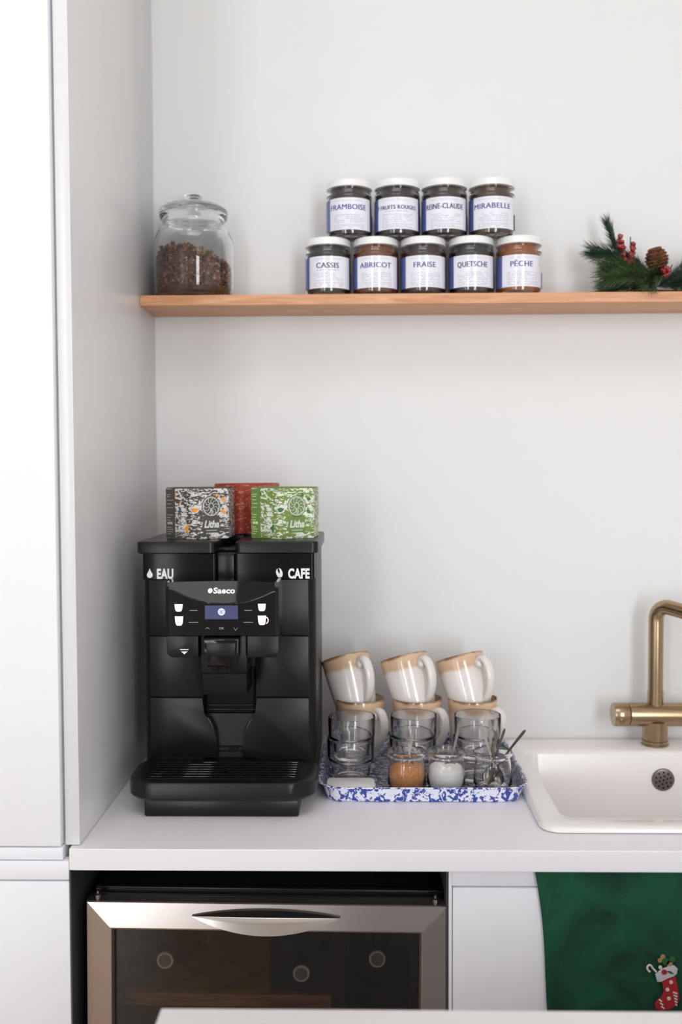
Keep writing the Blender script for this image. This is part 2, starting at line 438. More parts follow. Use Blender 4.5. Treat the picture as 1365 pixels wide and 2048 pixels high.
# ------------------------------------------------------------------ wine cooler
def wine_cooler():
    cx = -.1622
    t = thing('wine_cooler', 'under-counter wine cooler with a mitred stainless steel door frame and smoked glass', 'wine cooler', (cx, .30, 0))
    tilt = bpy.data.objects  # noqa
    t.rotation_euler = (0, math.radians(.55), 0)
    t.location = (cx, .30, .003)
    hw = .2925; yf = -.28      # door front local y ( world .02 )
    # shell
    b = bmesh.new()
    x0, x1, y0, y1, z0, z1 = -.287, .287, yf+.048, .27, .02, .803
    th = .03
    box(b, x0, x0+th, y0, y1, z0, z1); box(b, x1-th, x1, y0, y1, z0, z1)
    box(b, x0+th, x1-th, y0, y1, z1-th, z1, 0); box(b, x0+th, x1-th, y0, y1, z0, z0+.05)
    box(b, x0+th, x1-th, y1-.03, y1, z0+.05, z1-th)
    obj('cabinet_shell', b, M['blackbody'], t, smooth=False)
    obj('top_edge_trim', boxm(x0, x1, y0-.003, y0+.012, z1+.0002, z1+.004, bev=.001), M['black'], t)
    obj('foot', boxm(-.27, -.23, -.2, -.16, 0, .02), M['black'], t); obj('foot', boxm(.23, .27, -.2, -.16, 0, .02), M['black'], t)
    obj('foot', boxm(-.27, -.23, .2, .24, 0, .02), M['black'], t); obj('foot', boxm(.23, .27, .2, .24, 0, .02), M['black'], t)
    # door: four mitred rails with pillowed section
    zt, zb = .7985, .05; fw = .0455
    def rail(name, outer, inner):
        bm = bmesh.new()
        # outer/inner : two end points each (x,z); section: outer back, outer front (set back), inner front (proud), inner lip, inner back
        def P(p, y): return (p[0], y, p[1])
        secs = []
        for k in (0, 1):
            o, i = outer[k], inner[k]
            f = lambda u: (o[0]+(i[0]-o[0])*u, o[1]+(i[1]-o[1])*u)
            secs.append([P(f(0), yf+.040), P(f(0), yf+.0086), P(f(.03), yf+.0064), P(f(.88), yf+.0003), P(f(.93), yf+.0008), P(f(1), yf+.006), P(f(1), yf+.040)])
        loft(bm, secs)
        return bm
    O = [(-hw, zt), (hw, zt), (hw, zb), (-hw, zb)]; I = [(-hw+fw, zt-fw), (hw-fw, zt-fw), (hw-fw, zb+fw), (-hw+fw, zb+fw)]
    door = obj('door_frame', rail('', (O[0], O[1]), (I[0], I[1])), M['steel'], t, smooth=False)
    for a, c in ((1, 2), (2, 3), (3, 0)):
        obj('frame_rail', rail('', (O[a], O[c]), (I[a], I[c])), M['steel'], door, smooth=False)
    g = boxm(-hw+fw+.0005, hw-fw-.0005, yf+.014, yf+.018, zb+fw+.0005, zt-fw-.0005)
    obj('door_glass', g, M['tint'], t, smooth=False)
    b = bmesh.new(); w = .014
    gx0, gx1, gz0, gz1 = -hw+fw+.001, hw-fw-.001, zb+fw+.001, zt-fw-.001
    loft(b, [[(x_, y_, z_) for x_, z_ in q_] for q_, y_ in (((( gx0, gz0), (gx1, gz0), (gx1, gz1), (gx0, gz1)), yf+.0185), (((gx0, gz0), (gx1, gz0), (gx1, gz1), (gx0, gz1)), yf+.0195), (((gx0+w, gz0+.004), (gx1-w, gz0+.004), (gx1-w, gz1-.004), (gx0+w, gz1-.004)), yf+.0195), (((gx0+w, gz0+.004), (gx1-w, gz0+.004), (gx1-w, gz1-.004), (gx0+w, gz1-.004)), yf+.0185))], closed=True)
    obj('glass_border', b, M['deep'], t, smooth=False)
    # handle: bowed lens shaped pull in front of a dark scoop
    hx0, hx1, hz = -.1195, .1195, .7805
    n = 24
    bm = bmesh.new(); up = []; lo = []
    for k in range(n+1):
        s = -1+2*k/n; x = hx0+(hx1-hx0)*k/n
        up.append((x, hz+.0108*(1-s*s)**.9)); lo.append((x, hz-.001))
    prism(bm, up+lo[::-1][1:-1], yf-.0022, yf+.012)
    obj('handle_scoop', bm, M['gloss'], t)
    bm = bmesh.new(); rows = []
    for k in range(n+1):
        s = -1+2*k/n; x = hx0+(hx1-hx0)*k/n; q = max(1-s*s, 0.004)
        d = .013*q; h = .0250*q**.95
        rows.append([(x, yf-.0024, hz), (x, yf-.003-d*.18, hz), (x, yf-.003-d*.26, hz-.0010*q), (x, yf-.003-d*.66, hz-h*.55), (x, yf-.003-d, hz-h), (x, yf-.0024, hz-h)])
    loft(bm, rows)
    obj('door_handle', bm, M['steel2'], t, angle=40)
    for x in (-.279, .274):
        b = bmesh.new(); lathe(b, [(.0065, 0), (.0065, .003), (.003, .0045), (.003, .009), (.001, .0095)], 20, c=(x, yf+.028, zt))
        obj('hinge_pin', b, M['chrome'], t)
    obj('interior_lining', boxm(-.2565, .2565, .2, .235, .075, .768), M['dark'], t, smooth=False)
    obj('divider', boxm(.105, .128, yf+.056, .2, .07, .7725), M['dark'], t, smooth=False)
    for z in (.625, .47, .31):
        b = bmesh.new()
        box(b, -.2565, .104, yf+.052, yf+.07, z-.022, z, .002)
        obj('wooden_shelf', b, M['beechshelf'], t)
    return t
wine_cooler()
def wine_bottle():
    t = thing('wine_bottle', '', 'bottle', (0, 0, 0))
    def turn(prof, c=(0, 0, 0)):
        b = bmesh.new(); lathe(b, prof, 32); b.transform(Matrix.Rotation(-PI/2, 4, 'X')); return b
    # axis along +y, mouth at y=0
    obj('bottle_body', turn([(.012, .055), (.0135, .075), (.020, .11), (.037, .145), (.0375, .30), (.03, .304)]), M['bottle'], t)
    obj('capsule_top', turn([(.0001, -.0010), (.0104, -.0010), (.0104, -.0002), (.0001, -.0002)]), M['cap'], t)
    obj('capsule', turn([(.0105, 0), (.0125, .001), (.0135, .004), (.0132, .03), (.0135, .0548)]), M['bottle'], t)
    b = turn([(.0122, -.0006), (.0136, -.0006), (.0139, .0035), (.0128, .0035)]); obj('capsule_ring', b, M['capring'], t)
    return t
bt = wine_bottle()
for i, (x, z, lab) in enumerate(((-.3265, .6910, 'wine bottle lying behind the smoked glass, leftmost of the three round ends'),
                                 (-.1010, .6700, 'wine bottle lying behind the smoked glass, lowest and middle of the three round ends'),
                                 (.0245, .6950, 'wine bottle lying behind the smoked glass, right of the dark divider'))):
    o = bt if i == 0 else copy_tree(bt)
    o.location = (x, .060, z); tag(o, lab, 'bottle', 'wine bottles in the cooler')
# wire cradles so that the bottles rest on something
for i, (x, z) in enumerate(((-.3265, .6910), (-.1010, .6700), (.0245, .6950))):
    b = bmesh.new()
    zb_ = z-.0376
    box(b, x-.045, x+.045, .22, .25, zb_-.008, zb_-.0002); box(b, x-.045, x+.045, .33, .36, zb_-.008, zb_-.0002)
    box(b, x-.045, x-.04, .22, .36, zb_-.014, zb_-.008); box(b, x+.04, x+.045, .22, .36, zb_-.014, zb_-.008)
    tag(obj('bottle_cradle', b, M['dark']), ('black cradle under the leftmost wine bottle', 'black cradle under the middle wine bottle', 'black cradle under the right wine bottle')[i], 'rack')

# ------------------------------------------------------------------ kitchen island in the foreground
def island():
    t = thing('kitchen_island', 'white kitchen island corner, out of focus in the foreground', 'island', (.9, -.82, 0))
    obj('island_top', boxm(-.225-.9, 1.3, -.415, .355, .866, .9, bev=.0015), M['island'], t)
    obj('island_body', boxm(-.20-.9, 1.28, -.37, .33, .08, .8655), M['white'], t)
    obj('plinth', boxm(-.15-.9, 1.25, -.32, .28, 0, .08), M['white'], t)
island()

# ------------------------------------------------------------------ sink and tap
def sink():
    t = thing('sink', 'white ceramic inset sink with a raised rounded rim and deep bowl', 'sink', (.7, .345, CT))
    ox, oy = .7, .345
    def L(a, b, c, d, r, z): return rr(a-ox, b-ox, c-oy, d-oy, r, z)
    bx0, bx1, by0, by1 = .345, 1.07, .131, .528
    loops = [L(SX0+.004, SX1-.004, SY0+.004, SY1-.004, .03, .0003), L(SX0, SX1, SY0, SY1, .034, .002), L(SX0, SX1, SY0, SY1, .034, .007),
             L(SX0+.003, SX1-.003, SY0+.003, SY1-.003, .032, .0105), L(SX0+.012, SX1-.012, SY0+.012, SY1-.012, .026, .0115),
             L(bx0-.008, bx1+.008, by0-.008, by1+.008, .03, .0095), L(bx0-.002, bx1+.002, by0-.002, by1+.002, .026, .006), L(bx0, bx1, by0, by1, .025, .001),
             L(bx0+.006, bx1-.006, by0+.005, by1-.005, .03, -.14), L(bx0+.014, bx1-.014, by0+.012, by1-.012, .04, -.168), L(bx0+.04, bx1-.04, by0+.04, by1-.04, .04, -.178)]
    bm = bmesh.new(); loft(bm, loops, False, True)
    outer = [loops[0], L(bx0-.012, bx1+.012, by0-.012, by1+.012, .03, .0002), L(bx0-.010, bx1+.010, by0-.010, by1+.010, .03, -.16), L(bx0+.02, bx1-.02, by0+.02, by1-.02, .04, -.19)]
    loft(bm, outer, False, True)
    bmesh.ops.remove_doubles(bm, verts=bm.verts, dist=1e-6)
    obj('basin', bm, M['ceramic'], t, angle=50)
    # overflow grille on the rear wall of the bowl
    gx, gy, gz = .6315-ox, by1-.0016-oy, -.051
    bm = bmesh.new(); lathe(bm, [(.0001, .0035), (.020, .0035), (.0225, .0028), (.0238, .0008), (.0238, 0), (.0001, 0)], 40, True, True)
    bm.transform(T((gx, gy-.0012, gz)) @ Matrix.Rotation(PI/2, 4, 'X'))
    g = obj('overflow_grille', bm, M['chrome'], t)
    bm = bmesh.new()
    for rad, k in ((0, 1), (.0085, 6), (.0160, 10)):
        for i in range(k):
            a = 2*PI*i/k+.3
            s = bmesh.new(); lathe(s, [(.0021, 0), (.0021, .0006)], 12)
            join(bm, s, T((gx+rad*math.cos(a), gy-.0048, gz+rad*math.sin(a))) @ Matrix.Rotation(PI/2, 4, 'X'))
    obj('grille_holes', bm, M['deep'], g)
    bm = bmesh.new(); lathe(bm, [(.0001, 0), (.04, 0), (.042, .002), (.036, .003), (.0001, .001)], 32, c=(.0, 0, -.1775)); obj('drain', bm, M['chrome'], t)
sink()
def tap():
    t = thing('kitchen_tap', 'brushed brass two-handle kitchen tap with a high swan spout behind the sink', 'tap', (.628, .572, CT+.0115))
    bm = bmesh.new()
    lathe(bm, [(.0285, 0), (.0285, .002), (.0262, .003), (.0262, .05)], 40); obj('base', bm, M['brass'], t)
    bm = bmesh.new(); lathe(bm, [(.0266, 0), (.0266, .0012)], 40, c=(0, 0, .0095)); obj('base_groove', bm, M['deep'], t)
    hz = .064
    bm = bmesh.new(); lathe(bm, [(.0235, -.0575), (.0252, -.056), (.0252, .115), (.0235, .1165)], 40)
    bm.transform(T((0, 0, hz)) @ Matrix.Rotation(PI/2, 4, 'Y')); obj('mixer_body', bm, M['brass'], t)
    for s in (-1, 1):
        bm = bmesh.new(); lathe(bm, [(.0245, 0), (.0252, .001), (.0252, .030), (.024, .0318), (.0001, .0318)], 40)
        bm.transform(T((-.0585 if s < 0 else .1175, 0, hz)) @ Matrix.Rotation(s*PI/2, 4, 'Y'))
        h = obj('tap_handle', bm, M['brass'], t)
        bm = bmesh.new(); tube(bm, [(0, 0, 0), (-.001, -.006, -.001), (-.002, -.011, -.002)], [.0042, .0042, .0034], 16)
        bm.transform(T((-.077 if s < 0 else .136, -.0225, hz-.009))); obj('handle_pin', bm, M['brass'], h)
    bm = bmesh.new()
    path = [(0, 0, hz+.022), (0, 0, hz+.10), (0, 0, hz+.190)]
    R = .028
    path = [(0, 0, hz+.020+.02*i) for i in range(10)]
    d = Vector((.62, -.78, 0)).normalized()
    z0 = hz+.205
    tilt = math.radians(98)
    for k in range(1, 13):
        a = tilt*k/12
        path.append(tuple(d*(R*(1-math.cos(a)))+Vector((0, 0, z0+R*math.sin(a)))))
    e = Vector(path[-1]); dirv = (d*math.sin(tilt)+Vector((0, 0, math.cos(tilt)))).normalized()
    for k in range(1, 8): path.append(tuple(e+dirv*(.025*k)))
    tube(bm, path, .0158, 32); obj('spout', bm, M['brass'], t, angle=60)
    bm = bmesh.new(); lathe(bm, [(.0168, 0), (.0168, .028)], 32, c=(0, 0, hz+.0235)); obj('spout_collar', bm, M['brass'], t)
    for k in (.055, .078):
        p = e+dirv*k
        bm = bmesh.new(); lathe(bm, [(.0065, -.0245), (.0072, -.024), (.0072, -.012)], 20, c=tuple(p)); obj('aerator', bm, M['brass'], t)
tap()

# ------------------------------------------------------------------ shelf
SZ = 1.8595; SYF = .500
b = boxm(PX+.0003, 1.9, SYF, WY-.0002, SZ-.0212, SZ, bev=.0012)
tag(obj('oak_shelf', b, M['oak']), 'long oiled oak wall shelf carrying the jam jars and the granola jar', 'shelf')

# ------------------------------------------------------------------ jam jars
JR = .0475; JH = .1185
def jam_jar(word, jam, ink, size, wx=1., sub=False, label='', group=None):
    t = thing('jam_jar', label, 'jam jar', (0, 0, 0), group)
    jm = bpy.data.materials.get('jam_%d_%d_%d' % jam) or mat('jam_%d_%d_%d' % jam, jam, .35)
    R = JR
    bm = bmesh.new()
    outer = [(.0001, .0012), (.036, .0012), (.040, 0), (.0445, .0015), (.0472, .007), (R, .012), (R, .0885), (.0468, .0925), (.0448, .0955), (.0446, .0985), (.0454, .0995), (.0454, .1075), (.0438, .1085)]
    inner = [(.0418, .1085), (.0418, .094), (.0446, .088), (.0456, .083), (.0456, .013), (.0435, .0058), (.0001, .0052)]
    lathe(bm, outer+inner, 56)
    obj('jar_glass', bm, M['glass'], t, angle=45)
    bm = bmesh.new()
    lathe(bm, [(.0001, .0054), (.0433, .0060), (.0454, .0132), (.0454, .083), (.0444, .088), (.0416, .0938), (.0416, .1015), (.0001, .1015)], 48)
    obj('jam', bm, jm, t, angle=45)
    bm = bmesh.new()
    lathe(bm, [(.0462, .1022), (.0474, .1026), (.0476, .1040), (.0470, .1050), (.0470, .1135), (.0462, .1160), (.0445, .1175), (.0415, .1175), (.0405, .1166), (.0001, .1166), (.0001, .1155), (.0455, .1155), (.0462, .11)], 64)
    obj('lid', bm, M['lidwhite'], t, angle=40)
    def wrap(bm, r):
        for i in range(-28, 29):
            bmesh.ops.bisect_plane(bm, geom=bm.verts[:]+bm.edges[:]+bm.faces[:], plane_co=(i*.0018+.0001, 0, 0), plane_no=(1, 0, 0))
        for v in bm.verts:
            a = v.co.x/R; d = r-v.co.y
            v.co = (d*math.sin(a), -d*math.cos(a), v.co.z)
        return bm
    def patch(a0, a1, z0, z1, r, n=40, th=.0002):
        bm = bmesh.new(); loops = []
        for k in range(n+1):
            a = a0+(a1-a0)*k/n; s, c = math.sin(a), -math.cos(a)
            loops.append([(r*s, r*c, z0), (r*s, r*c, z1), ((r+th)*s, (r+th)*c, z1), ((r+th)*s, (r+th)*c, z0)])
        loft(bm, loops); return bm
    D = math.radians
    lb = obj('label_front', patch(D(-52), D(66), .0130, .0775, R+.0001), M['paper'], t, angle=50)
    obj('label_band', patch(D(-82), D(-52.2), .0130, .0775, R+.0001), M['blue'], lb, angle=50)
    obj('label_code', patch(D(66.2), D(88), .0145, .046, R+.0001), M['inkdark'], lb, angle=50)
    bm = bmesh.new()
    for k_, dx in enumerate((-.00038, 0, .00038)): join(bm, text_bm(word, size, 0, .00008, wx=wx, spacing=1.06), T((dx, -.00002*k_, .0535)))
    bm = wrap(bm, R+.0005)
    obj('printed_name', bm, ink, lb, smooth=False)
    bm = bmesh.new()
    join(bm, text_bm('CONFITURES ARTISANALES', .0040, 0, .00005, spacing=1.25), T((0, 0, .0705)))
    r_ = random.Random(word)
    if sub:
        for x in (-.024, -.0165, -.0095, .001, .0065, .0135, .0195): box(bm, x, x+.0048, -.0001, 0, .0485, .0500)
    for k, z in enumerate((.042, .0385, .035, .0310, .0275, .0225, .0195, .0165)):
        x = -.030
        while x < .034:
            w = r_.uniform(.003, .009)
            if k in (5,) or r_.random() < .75: box(bm, x, min(x+w, .036), -.0001, 0, z, z+.0010)
            x += w+.0016
    bm = wrap(bm, R+.0005)
    obj('small_print', bm, M['inkgrey'], lb, smooth=False)
    return t
JY = .5505
G1, G2 = 'jam jars standing on the shelf', 'jam jars stacked on top of the row'
lower = [('CASSIS', (15, 13, 16), 'inkdark', .0155, -.0664, 'near-black jam, label reading CASSIS, leftmost of the lower row', True),
         ('ABRICOT', (120, 58, 18), 'inkblue', .0155, .0328, 'amber-brown jam, label reading ABRICOT, second in the lower row', False),
         ('FRAISE', (46, 20, 18), 'inkblue', .0155, .1318, 'dark reddish-brown jam, label reading FRAISE, middle of the lower row', False),
         ('QUETSCHE', (14, 13, 15), 'inkdark', .0155, .2317, 'black jam, label reading QUETSCHE, fourth in the lower row', False),
         ('PÊCHE', (158, 84, 22), 'inkblue', .0158, .3304, 'orange-brown jam, label reading PÊCHE, rightmost of the lower row', False)]
upper = [('FRAMBOISE', (44, 14, 18), 'inkblue', .0155, -.0220, 'dark wine-red jam, label reading FRAMBOISE, left end of the upper row', False),
         ('7 FRUITS ROUGES', (34, 16, 20), 'inkdark', .0114, .0779, 'dark purple jam, label reading 7 FRUITS ROUGES, in the upper row', True),
         ('REINE-CLAUDE', (48, 32, 16), 'inkdark', .0155, .1756, 'olive-brown jam, label reading REINE-CLAUDE, in the upper row', False),
         ('MIRABELLE', (74, 48, 22), 'inkblue', .0155, .2740, 'warm brown jam, label reading MIRABELLE, right end of the upper row', False)]
for row, z, g in ((lower, SZ, G1), (upper, SZ+JH-.0007, G2)):
    for w, jam, ink, size, x, lab, sub in row:
        wx = {'QUETSCHE': .81, 'REINE-CLAUDE': .76, '7 FRUITS ROUGES': .92, 'FRAMBOISE': .97, 'MIRABELLE': 1.04}.get(w, 1)
        j = jam_jar(w, jam, M[ink], size, wx, sub, 'white-lidded jar of '+lab, g)
        j.location = (x, JY, z+.0002)
        j.rotation_euler.z = math.atan2(x, 2.1)*-.15 + rnd.uniform(-.03, .03) + (0.0 if g == G1 else -.05)

# ------------------------------------------------------------------ glass storage jar with granola
gj = thing('glass_storage_jar', 'large round clear glass jar with a knobbed lid, left end of the shelf', 'storage jar', (-.3515, .5705, SZ+.0003))
bm = bmesh.new()
lathe(bm, [(.0001, .002), (.058, .002), (.062, 0), (.074, .002), (.0805, .010), (.083, .03), (.0838, .07), (.0838, .112), (.0815, .128), (.0745, .143), (.0655, .152), (.0635, .158), (.0645, .165), (.0705, .170), (.0715, .174), (.0705, .1775), (.068, .178),
           (.061, .178), (.0605, .17), (.0600, .157), (.0625, .150), (.0720, .140), (.0788, .126), (.0808, .112), (.0808, .07), (.080, .03), (.0775, .0125), (.070, .0065), (.0001, .006)], 72)
obj('jar_body', bm, M['jarglass'], gj, angle=60)
bm = bmesh.new()
lathe(bm, [(.0001, .1805), (.055, .1805), (.058, .1785), (.0705, .1785), (.0722, .181), (.0722, .186), (.070, .1895), (.060, .1960), (.040, .2015), (.020, .2040), (.011, .2055), (.0095, .2085), (.0115, .2105), (.018, .2125), (.0195, .2160), (.0175, .2195), (.0100, .2225), (.0001, .2232)], 72)
obj('glass_lid', bm, M['jarglass'], gj, angle=60)
def granola_mats():
    out = []
    for nme, c in (('oat_cluster', (150, 98, 66)), ('toasted_oat', (118, 72, 48)), ('dark_raisin', (52, 34, 34)), ('seed', (160, 140, 84)), ('pale_flake', (196, 160, 124)), ('brown_crumb', (84, 52, 38))):
        out.append(bump(mat('granola_'+nme, c, .6), 300, .6, .001))
    return out
def granola():
    bm = bmesh.new(); r = random.Random(3)
    def top(x, y): return .098+.016*math.sin(x*38+2.1)*math.cos(y*22)-.10*x+.006*noise.noise(Vector((x*60, y*60, 0)))
    # core
    n = 40
    loops = []
    for zf, rf in ((0, .90), (.02, .97), (.5, 1), (.85, 1), (.93, .93)):
        loops.append([(.0755*rf*math.cos(2*PI*k/n), .0755*rf*math.sin(2*PI*k/n), .0090+(top(.07*math.cos(2*PI*k/n), .07*math.sin(2*PI*k/n))-.014)*zf) for k in range(n)])
    loft(bm, loops)
    for f in bm.faces: f.material_index = 5
    for i in range(3600):
        a = r.uniform(0, 2*PI)
        if r.random() < .72:
            R = r.uniform(.0725, .0775); x, y = R*math.cos(a), R*math.sin(a); z = .0105+r.random()*(top(x, y)-.016)
            if z < .022: k_ = .93 if z > .015 else .88; x *= k_; y *= k_
        else:
            R = .074*math.sqrt(r.random()); x, y = R*math.cos(a), R*math.sin(a); z = top(x, y)-.007+r.uniform(-.006, .009)
        s = r.uniform(.0016, .0044) if r.random() < .8 else r.uniform(.004, .0075)
        if math.hypot(x, y)+s*.8 > .0795: 
            k_ = (.0795-s*.8)/math.hypot(x, y); x *= k_; y *= k_
        before = len(bm.faces)
        mtx = T((x, y, z)) @ Matrix.Rotation(r.uniform(0, 6), 4, Vector((r.uniform(-1, 1), r.uniform(-1, 1), r.uniform(-1, 1)+.01)).normalized()) @ Matrix.Diagonal((1, r.uniform(.5, 1), r.uniform(.25, .8), 1))
        res = bmesh.ops.create_icosphere(bm, subdivisions=1, radius=s, matrix=mtx)
        mi = r.choices(range(6), (28, 26, 14, 7, 8, 17))[0]
        if s > .0045: mi = r.choice((0, 1, 1, 2, 5))
        for f in {f for v in res['verts'] for f in v.link_faces}: f.material_index = mi
    return obj('granola', bm, granola_mats(), smooth=True, angle=80)
g = granola(); g.location = gj.location
tag(g, 'brown granola clusters, oats and raisins filling the big glass jar two thirds', 'granola', kind='stuff')

# ------------------------------------------------------------------ pine garland
def garland():
    ox, oy, oz = .60, .565, SZ
    t = thing('pine_garland', 'artificial pine garland with red berries and a pine cone at the right of the shelf', 'garland', (ox, oy, oz))
    r = random.Random(11)
    greens = [varied(mat('pine_needles_a', (52, 76, 44), .5), 160, [(.3, (34, 58, 36)), (.7, (86, 108, 62))]),
              varied(mat('pine_needles_b', (34, 56, 44), .5), 160, [(.3, (22, 42, 34)), (.7, (56, 82, 60))])]
    def sprig(path, nl, cnt, m, spread=.55, th=.00062, taper=.6):
        P = bez(path, 24)
        st = bmesh.new(); tube(st, P, .0014, 6)
        bm = bmesh.new()
        for i in range(int(cnt*1.35)):
            u = (r.random()**.85)*(len(P)-1.001); k = int(u); p = P[k].lerp(P[k+1], u-k)
            tdir = (P[k+1]-P[k]).normalized()
            ax = Vector((r.gauss(0, 1), r.gauss(0, 1), r.gauss(0, 1))); ax = (ax-tdir*ax.dot(tdir)).normalized()
            d = (tdir+ax*r.uniform(.35, 1)*spread*2.3).normalized()
            L = nl*r.uniform(.55, 1.12)*(1-.25*(u/len(P))*taper)
            q = p+d*L*.55+Vector((0, 0, -.0012)); e = p+d*L+Vector((0, 0, -.004*r.random()))
            for pt in (q, e):
                if pt.z < .0025-0 and pt.y+oy > SYF-.004: pt.z = .0025+r.random()*.004
                if pt.y > WY-oy-.004: pt.y = WY-oy-.004-r.random()*.003
            w = ax.cross(tdir).normalized()*th
            w2 = d.cross(w).normalized()*th
            a = [bm.verts.new(p+w), bm.verts.new(p-w*.5+w2*.8), bm.verts.new(p-w*.5-w2*.8)]
            b_ = [bm.verts.new(q+w*.9), bm.verts.new(q-w*.45+w2*.7), bm.verts.new(q-w*.45-w2*.7)]
            tip = bm.verts.new(e)
            for j in range(3):
                bm.faces.new((a[j], a[(j+1) % 3], b_[(j+1) % 3], b_[j])); bm.faces.new((b_[j], b_[(j+1) % 3], tip))
        o = obj('pine_sprig', bm, m, t, smooth=False)
        obj('twig', st, M['twig'], o)
    G, H = greens
    sprig([(.02, 0, .03), (-.02, .0, .07), (-.058, .01, .105), (-.078, .01, .150)], .042, 420, H, .22)
    sprig([(-.03, 0, .065), (-.07, -.005, .085), (-.105, -.0, .094)], .050, 420, H, .34)
    sprig([(.0, -.01, .045), (-.05, -.02, .062), (-.085, -.02, .060)], .052, 420, G, .40)
    sprig([(.02, -.02, .035), (-.04, -.03, .042), (-.085, -.03, .038)], .058, 560, G, .42)
    sprig([(.02, .0, .02), (-.04, -.01, .022), (-.085, -.01, .016)], .052, 420, H, .36)
    sprig([(.03, -.02, .045), (.0, -.045, .035), (-.012, -.066, .016)], .040, 420, G, .50)
    sprig([(.02, .0, .02), (.07, -.01, .05), (.12, -.0, .085)], .045, 420, H, .5)
    sprig([(.04, -.01, .02), (.09, -.03, .03), (.16, -.02, .03)], .048, 620, H, .6)
    sprig([(.06, .0, .05), (.12, .0, .06), (.19, .0, .07)], .05, 520, H, .5)
    sprig([(.14, .0, .02), (.22, .0, .05), (.30, .0, .05)], .05, 560, G, .5)
    # garland spine resting on the shelf
    bm = bmesh.new(); tube(bm, bez([(-.06, 0, .006), (.02, 0, .012), (.15, .0, .006), (.30, 0, .006)], 24), .0032, 8); obj('garland_stem', bm, M['twig'], t)
    # berries
    def berries(c, pts, r0):
        for p in pts:
            bm = bmesh.new(); bmesh.ops.create_uvsphere(bm, u_segments=14, v_segments=10, radius=r0*r.uniform(.85, 1.1))
            obj('berry', bm, M['berry'], t, loc=(c[0]+p[0], c[1]+p[1], c[2]+p[2]), angle=180)
    pts = []
    for i in range(64):
        u = r.random()
        side = -1 if i % 2 else 1
        z = r.uniform(-.032, .030 if side < 0 else .016)
        w = .004+.0085*max(0, min(1, (z+.032)/.04))
        x = side*w+r.uniform(-.0045, .0045)-z*.12
        if z > .022 and side < 0: x += r.uniform(0, .010)
        pts.append((x, r.uniform(-.009, .009), z))
    berries((-.046, -.02, .096), pts, .0042)
    berries((.026, -.055, .045), [(r.gauss(0, .0058), r.uniform(-.006, .006), r.gauss(0, .0052)) for _ in range(18)], .0036)
    bm = bmesh.new(); tube(bm, bez([(.0, 0, .03), (-.02, -.015, .055), (-.038, -.02, .09), (-.04, -.02, .12)], 18), .0011, 6)
    tube(bm, bez([(.02, 0, .03), (.03, -.04, .04), (.036, -.055, .055)], 12), .0011, 6); obj('berry_stems', bm, M['twig'], t)
    # pine cone
    c = bmesh.new()
    bm = bmesh.new(); lathe(bm, [(.004, -.02), (.014, -.012), (.017, 0), (.013, .012), (.003, .02)], 16); join(c, bm)
    for ring in range(7):
        z = -.018+ring*.0062; rad = .021*math.sin(PI*(ring+1.2)/8.6)+.002
        for k in range(11):
            a = 2*PI*(k+.5*(ring % 2))/11
            s = bmesh.new()
            prism(s, [(-.0045, 0), (.0045, 0), (.0062, .007), (.0035, .0105), (-.0035, .0105), (-.0062, .007)], -.0009, .0009)
            mtx = Matrix.Rotation(a, 4, 'Z') @ T((0, -rad*.72, z)) @ Matrix.Rotation(math.radians(62-ring*6), 4, 'X')
            join(c, s, mtx)
    c.transform(Matrix.Rotation(math.radians(-18), 4, 'Y') @ Matrix.Rotation(math.radians(15), 4, 'X'))
    obj('pine_cone', c, M['cone'], t, loc=(.016, -.02, .068), smooth=False)
    return t
garland()

